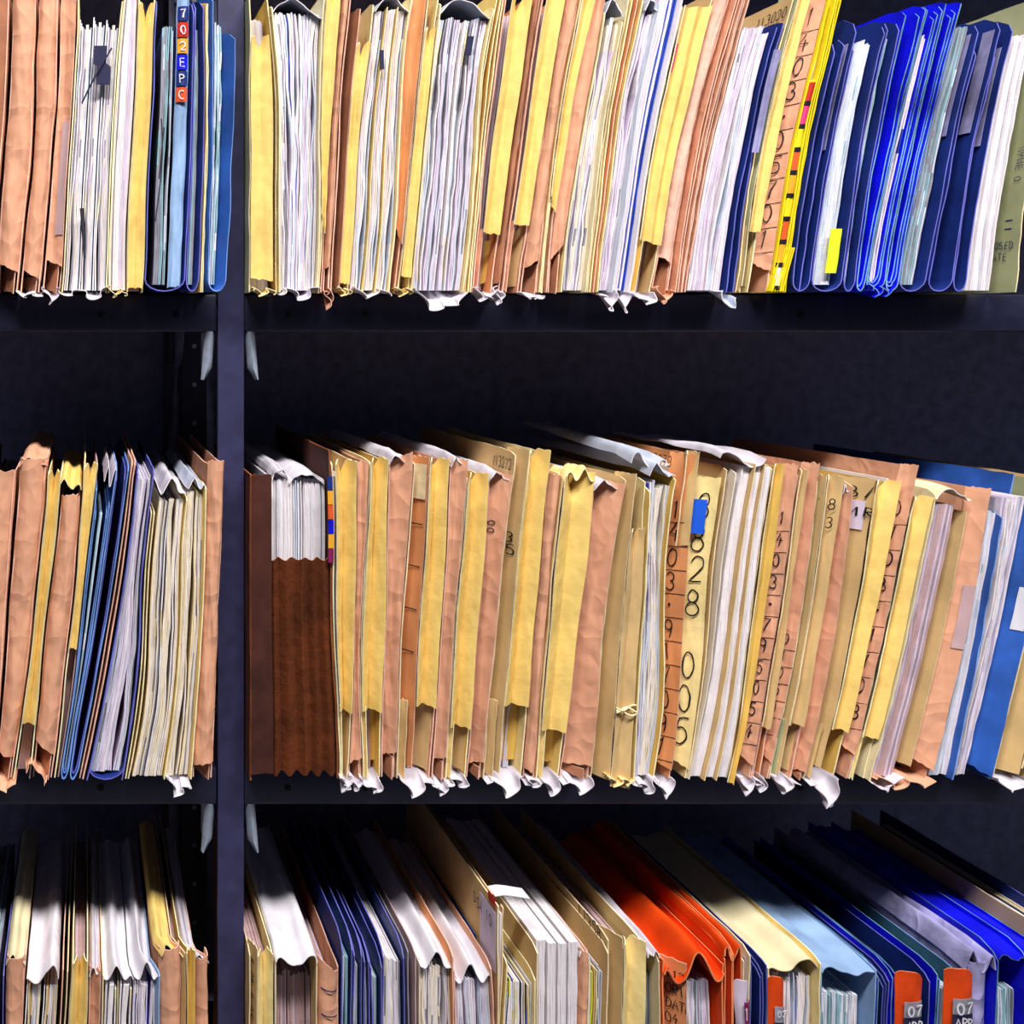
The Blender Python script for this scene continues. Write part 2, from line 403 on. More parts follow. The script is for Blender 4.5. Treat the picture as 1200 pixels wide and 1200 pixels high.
            for i in range(nzg):
                mk = mi
                if wob > .25:
                    if mark > 0: mark -= 1; mk = mj
                    elif r.random() < .05:
                        mark = r.randint(0, 4); mj = r.choices(range(len(names)), wts)[0]; mk = mj
                for q in range(4):
                    m.quad(B+4*i+q, B+4*i+(q+1) % 4, B+4*i+4+(q+1) % 4, B+4*i+4+q, mk)
            m.quad(B, B+3, B+2, B+1, mi); e = B+4*nzg; m.quad(e, e+1, e+2, e+3, mi)
        return f.add(m, name, names, lab, smooth=False)
    # --- front panel between the covers: vee (folded inwards), round (bulging) or slant
    def surf(f, u0, u1, shape, d, yf, zt_=None):
        def fn(a, z):
            if shape == 'vee':
                c = .46+.05*nz(z*5+f.seed); k = a/c if a < c else (1-a)/(1-c); y = yf+d*k**1.25*(1+.9*max(0, 1-(zt_-z)/.03) if zt_ else 1)
            elif shape == 'vee2': k = abs(((a*2) % 1)*2-1); y = yf+d*(1-k)
            elif shape == 'slant': y = yf+d*(1-a)+.002*math.sin(a*PI)
            else: y = yf+d*(abs(2*a-1)**2.6)
            y += .0013*nz(a*2.5+f.seed, z*18)+.0006*nz(a*6, z*60+f.seed)
            return Vector((f.X(u0+(u1-u0)*a, z, y), y, z))
        return fn
    def panel(f, u0, u1, yt, yb, col, shape='vee', d=.010, yf=None, t=.0011, name='spine', cut=0., topcut=0., na=22, lab=None, curl=True, edge=None):
        yf = f.yf if yf is None else yf; zt = PZ(yt); zb = PZ(yb); fn = f.surf(u0, u1, shape, d, yf, zt if curl and shape == 'vee' else None); m = MB(); P = []
        nv = 56
        for i in range(na+1):
            a = i/na; row = []
            zl = zb+cut*(a-.5)*2+.0016*nz(a*5+f.seed, 7.7); zh = zt+topcut*(a-.5)*2+.0022*nz(a*6+f.seed, 1.1)
            if shape == 'vee' and curl: zh += .002-.0145*max(0, 1-abs(a-.47)/.24)-.004*max(0, 1-abs(a-.02)/.06)
            if name.endswith('tab'): zh = zt-.009*max(0, (a-.5)/.5)**2.6-.004*max(0, (.2-a)/.2)**2
            for j in range(nv+1):
                z = zl+(zh-zl)*j/nv; p = fn(a, z)
                if shape == 'round': p.x += .0012*nz(z*22+f.seed, 9.9); p.y += .0034*abs(nz(a*1.3+z*5+f.seed, z*6))+.0014*abs(nz(a*3-z*14, z*9+f.seed))
                if shape == 'slant': p.y += .0022*abs(nz(a*1.2+z*5+f.seed, z*8))
                if shape == 'vee' and curl and j/nv > .95:         # lips of the gusset curl apart at the top
                    k = (j/nv-.95)/.05; p.y += .004*k*k*(1 if abs(a-.5) < .25 else -.2)
                row.append(p)
            P.append(row)
        m.shell(P, t, rim=1)
        ob = f.add(m, name, [col, edge or EDGE.get(col, col)], lab)
        if name in ('spine', 'side_board', 'index_tab', 'index_strip', 'code_strip', 'form_card', 'date_tab'): f.host = ob
        return ob, fn
    # --- folder folded at the bottom
    def ufold(f, u0, u1, ytl, ytr, col, yf=None, dep=.28, t=.0011, zb=None, name='cover', corner=.010, lab=None, edge=None):
        yf = f.yf if yf is None else yf; zb = f.zb+.001 if zb is None else zb; m = MB(); P = []
        zl, zr = PZ(ytl), PZ(ytr); path = []
        N = 18
        for i in range(N+1): path.append((u0, zl+(zb+.012-zl)*i/N, 0))
        for i in range(1, 8):
            a = PI*i/8; path.append((u0+(u1-u0)*(1-math.cos(a))/2, zb+.012-.012*math.sin(a), 1))
        for i in range(N+1): path.append((u1, zb+.012+(zr-zb-.012)*i/N, 2))
        ny = 8
        for j in range(ny+1):
            v = (j/ny)**1.8; row = []
            for (u, z, k) in path:
                y = yf+dep*v+.0014*nz(z*25+f.seed, u*5)*(1-v)
                zz = z
                top = zl if k == 0 else zr
                if k != 1 and corner:
                    hgt = (z-zb)/(top-zb); zz = z-corner*hgt**6*max(0, 1-v*dep/.02)**2
                x = f.X(u, zz, y)+.0007*nz(zz*20+f.seed, u*6, v*3)
                row.append(Vector((x, y, zz)))
            P.append(row)
        m.shell(P, t, rim=1)
        return f.add(m, name, [col, edge or EDGE.get(col, col)], lab)
    # --- soft sheet lying over the top, its front edge waving
    def flap(f, u0, u1, yt, col='tyvek', waves=1.5, amp=.006, yf=None, dep=.27, t=.0008, name='top_flap', ends=.006, fall=.0, lab=None, ph=0., edge=None, na=30):
        yf = f.yf if yf is None else yf; zt = PZ(yt); m = MB(); P = []; ny = 16
        for i in range(na+1):
            a = i/na; row = []
            for j in range(ny+1):
                v = j/ny; y = yf+dep*v+.004*nz(a*4+f.seed, 2)*(1-v)
                z = zt+amp*(.35+.65*(1-v))*math.sin(2*PI*waves*a+ph)*math.sin(PI*min(1, max(0, a)))**.4-ends*(abs(2*a-1)**4)
                z += fall*v+.0022*nz(a*5+f.seed, v*6, 4.)-.004*max(0, 1-v*8)
                row.append(Vector((f.X(u0+(u1-u0)*a, min(z, zt+.02), y)+.0006*nz(a*9, v*8+f.seed), y, z)))
            P.append(row)
        m.shell(P, t, rim=1)
        return f.add(m, name, [col, edge or ('white' if col in ('tyvek', 'tyvek_cold', 'sleeve') else EDGE.get(col, col))], lab)
    # --- crumpled gusset end hanging over the shelf lip
    def tail(f, u0, u1, drop=.018, col='tyvek', waves=1.5, amp=.005, name='gusset_end', ph=0., inn=.004, lab=None, lift=0.):
        m = MB(); P = []; na, ny = 34, 8; y1 = -.0035
        yo = f.yf-inn
        for i in range(na+1):
            a = i/na; row = []
            for j in range(ny+1):
                v = j/ny; y = yo+(y1-yo)*v+.003*nz(a*5+f.seed, 6)*(1-v)
                w_ = (1-v)**1.3
                z = f.row.base+.0030+lift-(drop*w_)*math.exp(-((a-.55)/.33)**2)+amp*(.3+.7*w_)*(math.sin(2*PI*waves*a+ph)+.3*nz(a*9+f.seed, v*2))
                if v > .85: z = max(z, f.row.base+.002)
                row.append(Vector((f.X(u0+(u1-u0)*a, f.row.base+.01, y)+.0032*math.sin(2*PI*waves*a*2+ph+1.2)*w_, y, z)))
            P.append(row)
        m.shell(P, .0007, rim=1)
        return f.add(m, name, [col, 'white' if col in ('tyvek', 'tyvek_cold', 'sleeve') else EDGE.get(col, col)], lab)
    # --- writing on a front panel, running down the strip
    def write(f, fn, text, ytop, h=.011, a=.5, down=True, rot=True, wd=.0011, ink='ink', name='handwriting', adv=.9, lab=None, width=None):
        m = MB(); wdt = width or max(.002, (fn(1, PZ(ytop)-.02)-fn(0, PZ(ytop)-.02)).length); z0 = PZ(ytop)
        def g(tx, ty):
            if rot: z = z0-tx; aa = a+(ty-h/2)/wdt
            else: z = z0+ty-h; aa = a+(tx-h*.3)/wdt
            aa = max(.02, min(.98, aa)); p = fn(aa, z)
            n = (fn(min(1, aa+.02), z)-fn(max(0, aa-.02), z)).cross(fn(aa, z+.002)-fn(aa, z-.002)).normalized()
            if n.y > 0: n = -n
            return p+n*.0007, n
        strokes(m, text, g, h, wd, adv, seed=int(f.seed))
        return f.add(m, name, [ink], lab, getattr(f, 'host', None), smooth=False)
    def stackwrite(f, fn, text, ytop, step, h, a=.5, wd=.0013, bars=True, name='handwritten_digit'):
        for k, ch in enumerate(text):
            y = ytop+step*k
            wdt = max(.002, (fn(1, PZ(y))-fn(0, PZ(y))).length)
            if ch != ' ':
                m = MB(); z0 = PZ(y)
                def g(tx, ty):
                    aa = max(.01, min(.99, a+(tx-h*.3)*.8/wdt)); z = z0-h+ty; p = fn(aa, z)
                    n = (fn(min(1, aa+.02), z)-fn(max(0, aa-.02), z)).cross(fn(aa, z+.002)-fn(aa, z-.002)).normalized()
                    if n.y > 0: n = -n
                    return p+n*.0011, n
                strokes(m, ch, g, h, wd, 1, .08, seed=int(f.seed)+k); f.add(m, name, ['ink'], None, getattr(f, 'host', None), smooth=False)
            if bars:
                m = MB(); z = PZ(y+step*.93); pts = [fn(q, z+.002*(q-.5)) for q in (.04, .35, .65, .96)]; B = len(m.V)
                for p in pts: m.V += [p+Vector((0, -.0012, .0004)), p+Vector((0, -.0012, -.0004))]
                for q in range(3): m.quad(B+2*q, B+2*q+1, B+2*q+3, B+2*q+2)
                f.add(m, 'pen_line', ['ink'], None, getattr(f, 'host', None), smooth=False)
    # --- writing / sticker on the left face of a cover at u
    def side_write(f, u, text, y0, ytop, h=.012, wd=.0012, ink='ink', off=.0018, name='handwriting', back=False, rot=False):
        m = MB(); z0 = PZ(ytop)
        def g(tx, ty):
            if rot: y = y0+ty; z = z0-tx
            else: y = y0-tx; z = z0+ty-h
            if not rot: y = y0-.0+tx
            return Vector((f.X(u, z, y)-off, y, z)), Vector((-1, 0, 0))
        # text reads with its start at the back, since the left face is seen
        def g2(tx, ty): return g((len(text)*h*.78)-tx if not rot else tx, ty)
        strokes(m, text, g2, h, wd, .78, seed=int(f.seed))
        return f.add(m, name, [ink], None, smooth=False)
    def side_patch(f, u, y0, y1, yt, yb, col, off=.0016, name='label', lab=None, t=.0004, rnd_=0.):
        m = MB(); zt, zb = PZ(yt), PZ(yb)
        P = [[Vector((f.X(u, zb+(zt-zb)*i/8, y0+(y1-y0)*j/4)-off, y0+(y1-y0)*j/4, zb+(zt-zb)*i/8)) for j in range(5)] for i in range(9)]
        m.shell(P, t, rim=0); return f.add(m, name, [col], lab)
    def patch(f, fn, a0, a1, yt, yb, col, off=.0014, name='label', lab=None, slant=0., t=.0004):
        m = MB(); zt, zb = PZ(yt), PZ(yb); P = []
        for i in range(9):
            row = []
            for j in range(7):
                a = a0+(a1-a0)*j/6; z = zb+(zt-zb)*i/8+slant*(j/6-.5); p = fn(a, z); row.append(p+Vector((0, -off, 0)))
            P.append(row)
        m.shell(P, t, rim=0); return f.add(m, name, [col], lab, getattr(f, 'host', None))

# ------------------------------------------------------------------ kinds of file
NM = {'vee': ('gusseted_file', 'file'), 'kraft': ('kraft_file', 'file'), 'stack': ('paper_file', 'file'), 'sheets': ('flat_file', 'file'),
      'folder': ('file_folder', 'folder'), 'strip': ('kraft_file', 'file')}
YF = -.034
def add(row, kind, xt, xb, yt, label, bow=None, s2=0., dy=0., flare=0., name=None, cat=None, **o):
    w_ = row.wave
    b = (xt, xb, (w_*rnd.uniform(-1, 1)+row.bow0) if bow is None else bow, s2)
    n, c = NM[kind]
    f = File(row, b, name or n, label, cat or c, YF+dy+rnd.uniform(-.002, .002), flare)
    KIND[kind](f, yt, o); return f
def k_vee(f, yt, o):
    col = o.get('col', 'yellow'); cl = o.get('cl', 'tan'); cr = o.get('cr', 'tan'); yc = o.get('yc', None)
    base = VY-f.row.base/S
    yc = base-64 if yc is None else yc
    u0 = o.get('u0', 0.); u1 = o.get('u1', 1.)
    f.cover(0, cl, yt+o.get('dl', 0), yf=f.yf+o.get('cyf', .004), name='cover', corner=.004)
    f.cover(1, cr, yt+o.get('dr', 2), yf=f.yf+.006, name='cover', corner=.004)
    zc = PZ(yc)
    if o.get('sb'): f.panel(.0, u0+.01, yt-3, base-8, o['sb'], 'slant', d=o.get('sd', .026), yf=f.yf+.001, name='side_board', na=8)
    f.leaves(.14, .86, yt+o.get('pt', 22), o.get('mix', 'mauve'), yf=f.yf+.024, wob=.1, jy=.004, jt=.003, pitch=.0017)
    _, fn = f.panel(u0+.02, u1-.02, yt+o.get('ps', 0), yc, col, o.get('shape', 'vee'), d=o.get('d', .013), name='spine', cut=o.get('cut', -.001))
    # inner end of the gusset: folded-in lower part
    if o.get('lower', 1):
        r_ = rnd.random()
        if r_ < .5: f.panel(.50, .97, yc+6, base-8, o.get('lcol', 'tan'), 'slant', d=.020, yf=f.yf+.010, name='gusset_flap', topcut=.010, na=8)
        elif r_ < .8: f.panel(.04, .97, yc+6, base-8, o.get('lcol', 'yellow_deep'), 'vee', d=.014, yf=f.yf+.022, name='gusset_flap', cut=.006, na=8, curl=False)
        f.panel(.0, .22, yc-6, base-5, o.get('cl', 'tan'), 'slant', d=.006, yf=f.yf+.003, name='torn_edge', cut=-.004, na=6)
    if o.get('tail', 0): f.tail(-.02, 1.0, drop=o['tail'], col=o.get('tcol', 'tyvek'), waves=o.get('tw', 1.4), ph=rnd.uniform(0, 6))
    f.fn = fn
def k_kraft(f, yt, o):
    base = VY-f.row.base/S; yb = o.get('yb', base-22); col = o.get('col', 'kraft')
    cl = o.get('cl', 'kraft_dark')
    if not o.get('nl'): f.cover(.06, cl, yt+4, yf=f.yf+.008)
    f.cover(.94, col, yt+2, yf=f.yf+.006)
    if f.W() > .012 and not o.get('nl'): f.leaves(.2, .8, yt+26, o.get('mix', 'mauve'), yf=f.yf+.026, wob=.1, pitch=.0017)
    _, fn = f.panel(o.get('u0', .03), .97, yt, yb, col, o.get('shape', 'round'), d=o.get('d', .009), name='spine', cut=o.get('cut', .003), topcut=o.get('topcut', 0.))
    f.fn = fn
    if o.get('foot', 1): f.panel(.0, .8, yb+2, base-4, 'kraft_dark', 'slant', d=.026, yf=f.yf+.004, name='bottom_fold', cut=-.004, na=8, edge='kraft_edge')
    if o.get('tail', 0): f.tail(-.05, 1.0, drop=o['tail'], col=o.get('tcol', 'tyvek'), waves=o.get('tw', 1.3), ph=rnd.uniform(0, 6))
    if o.get('flap', 0): f.flap(0, 1, yt-2, o.get('fcol', 'tyvek'), o.get('waves', 1.), .004, yf=f.yf+.004)
def k_stack(f, yt, o):
    cl, cr = o.get('cl'), o.get('cr'); w_ = f.W()
    u0, u1 = (.035 if cl else 0), (.965 if cr else 1)
    if cl: f.cover(.0, cl, o.get('ctl', yt-14), corner=o.get('corner', .006), dep=.29, yf=f.yf+o.get('cly', 0))
    if cr: f.cover(1., cr, o.get('ctr', yt-14), corner=o.get('corner', .006), dep=.29, yf=f.yf+o.get('cry', 0))
    n = o.get('n', 1); g = o.get('g', .05)
    for k in range(n):
        a = u0+(u1-u0)*k/n+(g/2 if k else 0); b = u0+(u1-u0)*(k+1)/n-(g/2 if k < n-1 else 0)
        f.leaves(a, b, yt+rnd.uniform(-2, 2), o.get('mix', 'white'), pitch=o.get('pitch', .0013), jt=o.get('jt', .004), jy=o.get('jy', .004),
                 wob=o.get('wob', .45), skip=o.get('skip', .06), yf=f.yf+.004+rnd.uniform(0, .003)+o.get('pin', 0), bend=o.get('bend', 0.), name='papers',
                 zb=PZ(o['pb']) if 'pb' in o else None)
        if n > 1 and k < n-1 and o.get('div'):
            f.cover(b+g/2, o['div'], yt-3, t=.0009, name='divider')
    if o.get('flap'): f.flap(-.01, 1.01, o.get('fy', yt-16), o.get('fcol', 'tyvek_cold'), o.get('waves', 1.3), o.get('amp', .006), ph=o.get('ph', rnd.uniform(0, 6)), yf=f.yf+o.get('fyf', .002))
    if o.get('tail'): f.tail(-.02, 1.02, drop=o['tail'], col=o.get('tcol', 'tyvek'), waves=o.get('tw', 1.6), ph=rnd.uniform(0, 6))
    f.fn = f.surf(0, 1, 'round', 0, f.yf)
def k_sheets(f, yt, o):
    cols = o.get('cols', ['yellow']); n = len(cols)
    for k, c in enumerate(cols):
        u = (k+.5)/n if n > 1 else .5
        f.cover(u, c, yt+rnd.uniform(-3, 3), yf=f.yf+rnd.uniform(0, .005), corner=.004, t=o.get('t', .0012), name='sheet' if n > 2 else 'cover')
    f.fn = f.surf(0, 1, 'round', 0, f.yf)
def k_folder(f, yt, o):
    col = o.get('col', 'navy')
    f.ufold(.0, 1., yt+o.get('dl', 0), yt+o.get('dr', 0), col, corner=o.get('corner', .012))
    n = o.get('inner', 0)
    for k in range(n):
        q = .12+.07*k
        f.ufold(q+.0, 1-q, yt+8+6*k, yt+6+5*k, o.get('icol', col), yf=f.yf+.003+.002*k, zb=f.zb+.006+.004*k, name='inner_folder')
    p = o.get('p', (.2, .8))
    if p: f.leaves(p[0], p[1], yt+o.get('pt', 14), o.get('mix', 'teal'), yf=f.yf+.006+o.get('pin', 0), wob=.35, pitch=o.get('pitch', .0012), zb=f.zb+.008)
    if o.get('flap'): f.flap(0.02, .98, o.get('fy', yt-10), o.get('fcol', 'lightblue'), o.get('waves', .7), o.get('amp', .004), ph=o.get('ph', 1.))
    f.fn = f.surf(0, 1, 'round', 0, f.yf)
def k_strip(f, yt, o):                  # protruding cover whose slanted face carries the file number
    base = VY-f.row.base/S
    f.cover(1., o.get('col', 'kraft'), yt+2, yf=f.yf+.003)
    f.leaves(.45, .85, yt+20, 'cream', yf=f.yf+.03, pitch=.0017)
    _, fn = f.panel(.02, .98, yt, o.get('yb', base-14), o.get('col', 'kraft'), 'slant', d=o.get('d', .016), name='spine', cut=-.005)
    f.fn = fn
    if o.get('text'): f.stackwrite(fn, o['text'], o.get('ty', yt+70), o.get('step', 30), o.get('h', .017), wd=o.get('wd', .0013))
    if o.get('tail', 0): f.tail(-.1, 1.0, drop=o['tail'], waves=1.2, ph=rnd.uniform(0, 6))
KIND = {'vee': k_vee, 'kraft': k_kraft, 'stack': k_stack, 'sheets': k_sheets, 'folder': k_folder, 'strip': k_strip}

TOP, MID, LOW = SHELVES[1], SHELVES[2], SHELVES[3]
# =================== top shelf, left bay
R = Row(TOP, 0, 343, (-34, -48, 0, 0), 'record files on the upper shelf, narrow bay'); R.bow0 = 0; R.warp = (185, .765)
add(R, 'kraft', 14, -6, -14, 'dull brown kraft file cut by the left edge of the upper shelf', col='kraft_dark', cl='kraft_dark')
f = add(R, 'kraft', 44, 21, -14, 'creased salmon kraft file, second from the left end of the upper shelf', bow=5, yb=314, cut=-.006)
f = add(R, 'kraft', 71, 47, -16, 'wrinkled salmon kraft file left of the one with a pale grey strip', bow=3, yb=322, cut=-.006, tail=.008)
f = add(R, 'kraft', 91, 70, -14, 'orange-brown kraft file with a long pale grey label strip on its edge', bow=2, yb=308, cut=-.004, shape='slant', d=.008, tail=.010)
f.patch(f.fn, .45, .95, 142, 275, 'mauve', name='label_strip', lab='long pale grey label strip')
f = add(R, 'stack', 145, 127, 22, 'fat white paper file with a black binder clip, upper shelf of the narrow bay', bow=-4, cl='yellow_pale', cr='yellow_pale', ctl=-8, ctr=-2, mix='wavy', wob=.5, n=3, g=.03, jt=.012, tail=.006, bend=.0)
m = MB(); P = [[Vector((f.X(.42+.32*a+(.12 if v > .5 else 0), PZ(55+45*v), 0), f.yf-.001, PZ(55+45*v))) for a in (0, .5, 1)] for v in (0, .45, .55, 1)]
m.shell(P, .002, rim=0); m.tube([Vector((f.X(.85, PZ(58)), f.yf-.003, PZ(58))), Vector((f.X(.45, PZ(95)), f.yf-.004, PZ(95))), Vector((f.X(.2, PZ(122)), f.yf-.002, PZ(122)))], .0009)
f.add(m, 'binder_clip', ['ink_dark'], 'black binder clip gripping the papers')
m = MB(); m.tube([Vector((f.X(.36+.1*v, PZ(245+58*v)), f.yf-.0035, PZ(245+58*v))) for v in (0, .33, .66, 1)], .0024, r1=.0012); f.add(m, 'cord', ['cord'], 'dark grey cord end')
f = add(R, 'stack', 163, 147, -14, 'narrow bundle of white envelopes with blue stripes before a yellow folder', bow=-1, mix='envelopes', cl='yellow_pale', ctl=-16, wob=.1, tail=.004, tcol='yellow')
f = add(R, 'vee', 184, 167, -8, 'smooth bright yellow folder right of the striped envelopes, upper shelf', bow=-1, cl='yellow_pale', cr='yellow_deep', yc=338, d=.006, lower=0, cut=0., ps=14)
f = add(R, 'folder', 229, 217, -6, 'dark blue folder with a coloured letter and number strip on its edge', bow=2, mix='grey', p=(.2, .52), pt=36, inner=0, corner=.02, col='navy')
_, fn = f.panel(.58, .9, -2, 336, 'lightblue', 'round', d=.003, yf=f.yf+.001, name='index_strip', lab='pale blue index strip')
cols_ = ['navy', 'red', 'amber', 'royal', 'navy', 'red_orange']; txt = ['7', '0', '2', 'E', 'P', 'C']
for k in range(6):
    y0 = 8+19*k; mm_ = f.patch(fn, .04, .92, y0, y0+17, cols_[k], name='code_label', off=.0016)
    m = MB(); f.write(lambda a, z: fn(a, z)+Vector((0, -.0016, 0)), txt[k], y0+4, h=.0085, a=.5, rot=False, wd=.0011, ink='label_white', name='code_character')
m = MB(); m.tube([Vector((f.X(.26+.08*math.sin(v*4), PZ(140+120*v)), f.yf-.001, PZ(140+120*v))) for v in [i/10 for i in range(11)]], .0007); m.tube([Vector((f.X(.36-.1*v, PZ(150+60*v)), f.yf-.001, PZ(150+60*v))) for v in (0, .5, 1)], .0007)
f.add(m, 'string', ['cord'], 'loose black tie string')
f = add(R, 'folder', 241, 233, -6, 'slim blue folder between the coded folder and a thin yellow sheet', bow=2, mix='grey', p=(.3, .7), pt=40, corner=.014)
f = add(R, 'sheets', 251, 243, 0, 'thin pair of yellow cards between two blue folders', bow=1, cols=['yellow_deep', 'yellow'])
f = add(R, 'folder', 277, 267, 10, 'blue folder with pale blue papers leaning over the steel post', bow=3, mix='teal', p=(.25, .68), pt=16, corner=.012, col='blue', dl=-22, dr=22)

# =================== top shelf, wide bay
R = Row(TOP, 0, 343, (292, 292, 0, 0), 'record files on the upper shelf, wide bay'); R.bow0 = 1
f = add(R, 'vee', 316, 327, -8, 'yellow gusseted file with green-grey cover beside the post', bow=5, s2=-2, cl='olive', cr='yellow_deep', yc=328, ps=52, u1=.86, d=.004, lower=0, pt=24, mix='wavy')
f.tail(0, .9, .003, 'yellow_pale', 1.7, .004, name='torn_bottom')
f = add(R, 'stack', 382, 371, 17, 'thick wavy white paper stack, first in the wide bay of the upper shelf', bow=-2, s2=3, cl='yellow_pale', cr='cream', ctl=4, ctr=-8, mix='wavy', flap=1, fy=8, fcol='tyvek_cold', waves=.6, amp=.012, ph=.3, tail=.006, wob=.9, jt=.006)
f = add(R, 'vee', 400, 378, -14, 'tall yellow folder with salmon edge right of the first white stack', bow=-2, yc=262, cl='yellow_deep', cr='kraft', d=.003, cut=-.01)
f = add(R, 'kraft', 409, 387, -14, 'narrow salmon kraft cover crumpled over the shelf edge', bow=-2, yb=312, tail=.016, tcol='kraft_dark')
f = add(R, 'vee', 440, 409, 12, 'yellow spined file with a torn bottom, in front of a dark gap', bow=-3, ps=40, yc=332, u0=.42, sb='kraft_dark', sd=.04, d=.003, lower=0, cl='kraft_dark', cr='yellow_pale', dl=-26, dr=-12, pt=30)
f.tail(.3, 1., .003, 'yellow_pale', 1.7, .004, name='torn_bottom')
f = add(R, 'stack', 484, 456, 12, 'loosely packed white papers with a black clip, second stack in the wide bay', bow=-2, s2=2, mix='wavy', n=3, g=.10, cr='yellow_pale', ctr=-6, flap=1, fy=2, amp=.010, waves=.6, ph=.2, tail=.005, wob=.9, div='yellow')
m = MB(); P = [[Vector((f.X(.22+.12*a+.08*v, PZ(60+22*v)), f.yf-.001, PZ(60+22*v))) for a in (0, 1)] for v in (0, .5, 1)]; m.shell(P, .002, rim=0)
f.add(m, 'binder_clip', ['ink_dark'], 'small black clip')
f = add(R, 'kraft', 501, 466, -14, 'orange kraft folder between two white paper stacks, upper shelf', bow=-2, col='kraft_orange', yb=275, cut=-.01, shape='slant', d=.008)
f = add(R, 'vee', 515, 481, -12, 'slender yellow folder with crumpled foot before the thickest white stack', bow=-2, ps=48, yc=325, d=.003, lower=0, cr='yellow_pale', dl=-4, dr=-6)
f.tail(-.6, 1., .003, 'yellow_pale', 1.7, .004, name='torn_bottom')
f = add(R, 'stack', 581, 543, 22, 'thickest white paper stack of the upper shelf with a black clip at its top', bow=-4, s2=3, mix='wavy', n=2, g=.05, cl='cream', cr='yellow_pale', ctl=0, ctr=6, flap=1, fy=8, amp=.012, waves=.6, ph=.3, tail=.022, tw=1.9, wob=.9, jt=.005)
m = MB(); P = [[Vector((f.X(.60+.12*a, PZ(44+22*v)), f.yf-.001, PZ(44+22*v))) for a in (0, 1)] for v in (0, .5, 1)]; m.shell(P, .002, rim=0)
f.add(m, 'binder_clip', ['ink_dark'], 'small black clip')
f = add(R, 'sheets', 592, 553, -14, 'thin yellow cards pressed against the thickest white stack', bow=-3, cols=['yellow', 'yellow_deep', 'yellow'])
f = add(R, 'vee', 625, 578, -10, 'yellow gusseted file, first of three with cut-off yellow spines', bow=-2, ps=8, yc=274, u0=.18, d=.006, cl='kraft', cr='kraft_orange', tail=.010, tw=2)
f = add(R, 'kraft', 636, 589, -14, 'thin rust-brown kraft cover between two yellow spined files, upper shelf', bow=-2, col='kraft_dark', yb=330, tail=.012)
f = add(R, 'vee', 664, 610, -14, 'yellow gusseted file, second of three with cut-off yellow spines', bow=-2, ps=-6, yc=264, u0=.1, d=.006, cl='kraft', cr='kraft')
f = add(R, 'kraft', 678, 632, -14, 'salmon kraft jacket with folded lower corner right of the second yellow spine', bow=-4, yb=308, cut=.006, tail=.012)
f = add(R, 'vee', 697, 642, -12, 'narrow yellow gusseted file, third of the cut-off spines, beside a salmon strip', bow=-6, ps=0, yc=240, d=.005, cl='yellow_pale', cr='kraft', cut=-.008)
f = add(R, 'kraft', 711, 655, -14, 'smooth salmon kraft jacket left of a white stack with frayed cream cover', bow=-5, yb=296, cut=.008, shape='slant', d=.006, topcut=-.004)
f = add(R, 'stack', 733, 685, 18, 'white papers with blue shades in a frayed cream cover, upper shelf', bow=-3, mix='wavy', cl='yellow_pale', cr='cream', ctl=10, ctr=20, wob=.9, n=2, flap=1, fy=6, amp=.010, waves=.6, ph=.3, jt=.008)
f = add(R, 'sheets', 754, 701, -12, 'fan of pale tan card sheets between two white paper bundles', bow=-4, cols=['cream', 'yellow_pale', 'kraft_orange', 'yellow'])
f = add(R, 'stack', 774, 717, 12, 'white papers with a blue torn patch beside striped envelopes', bow=-5, mix='lilac', wob=.8, flap=1, fy=2, amp=.006, waves=.7, ph=.3, jt=.006, tail=.022, tw=1.2, cr='white_cold', ctr=0)
f = add(R, 'stack', 800, 737, -16, 'white envelopes with thin blue stripes, leaning right on the upper shelf', bow=-5, mix='envelopes', wob=.12, pitch=.0018, cr='white', ctr=-14, tail=.020, tw=1)
f = add(R, 'vee', 838, 764, 8, 'wide yellow double-fold file with a pink mark near its top', bow=-6, yc=284, ps=0, shape='vee2', d=.006, cl='yellow_deep', cr='tan', dl=-6, dr=-20, tail=.016, cut=-.003)
m = f.patch(f.fn, .02, .09, 52, 85, 'pink', name='sticky_flag', lab='pink sticky flag')
f = add(R, 'kraft', 857, 786, -14, 'frayed pinkish kraft jacket leaning beside a black gap', bow=-10, yb=306, cut=-.004, col='kraft_edge', tail=.010, tcol='kraft')
f = add(R, 'sheets', 881, 806, -14, 'thin salmon kraft sheets leaning together before the lilac papers', bow=-8, cols=['kraft', 'kraft_orange', 'kraft', 'kraft_dark', 'kraft'])
f = add(R, 'stack', 917, 846, 34, 'lilac-white papers below a card numbered 113020', bow=-8, mix='lilac', wob=.5, skip=.02, jt=.005)
f = add(R, 'sheets', 929, 862, 26, 'blue folder with a faded printed label right of the lilac papers', bow=-8, cols=['navy', 'navy'], name='file_folder', cat='folder')
f.patch(f.fn, .2, .95, 60, 180, 'label_lilac', name='printed_label', lab='faded lilac printed label', off=.003)
f.tail(-.9, .8, .02, 'tyvek_cold', .8, .005)
f = add(R, 'vee', 950, 880, -10, 'yellow smooth-spined file left of the numbered salmon strip, upper shelf', bow=-7, ps=0, yc=272, u0=.22, sb='olive', d=.003, cl='tan', cr='yellow_pale', dl=4)
f.side_write(0, '113020', f.yf+.004, 6, h=.011)
f = add(R, 'strip', 969, 902, -10, 'salmon file numbered down its edge beside bright yellow folders', bow=-7, text='1403.05701', ty=8, h=.018, step=29, yb=312, d=.012, wd=.0015)
f = add(R, 'stack', 980, 915, 8, 'bright yellow folder with white papers and a black and red code strip', bow=-6, mix='cream', cl='yellow_bright', ctl=-6, cr='yellow_bright', ctr=-10, jt=.002, wob=.2)
_, fn = f.panel(.05, .85, 94, 330, 'yellow_bright', 'round', d=.002, yf=f.yf+.0005, name='code_strip')
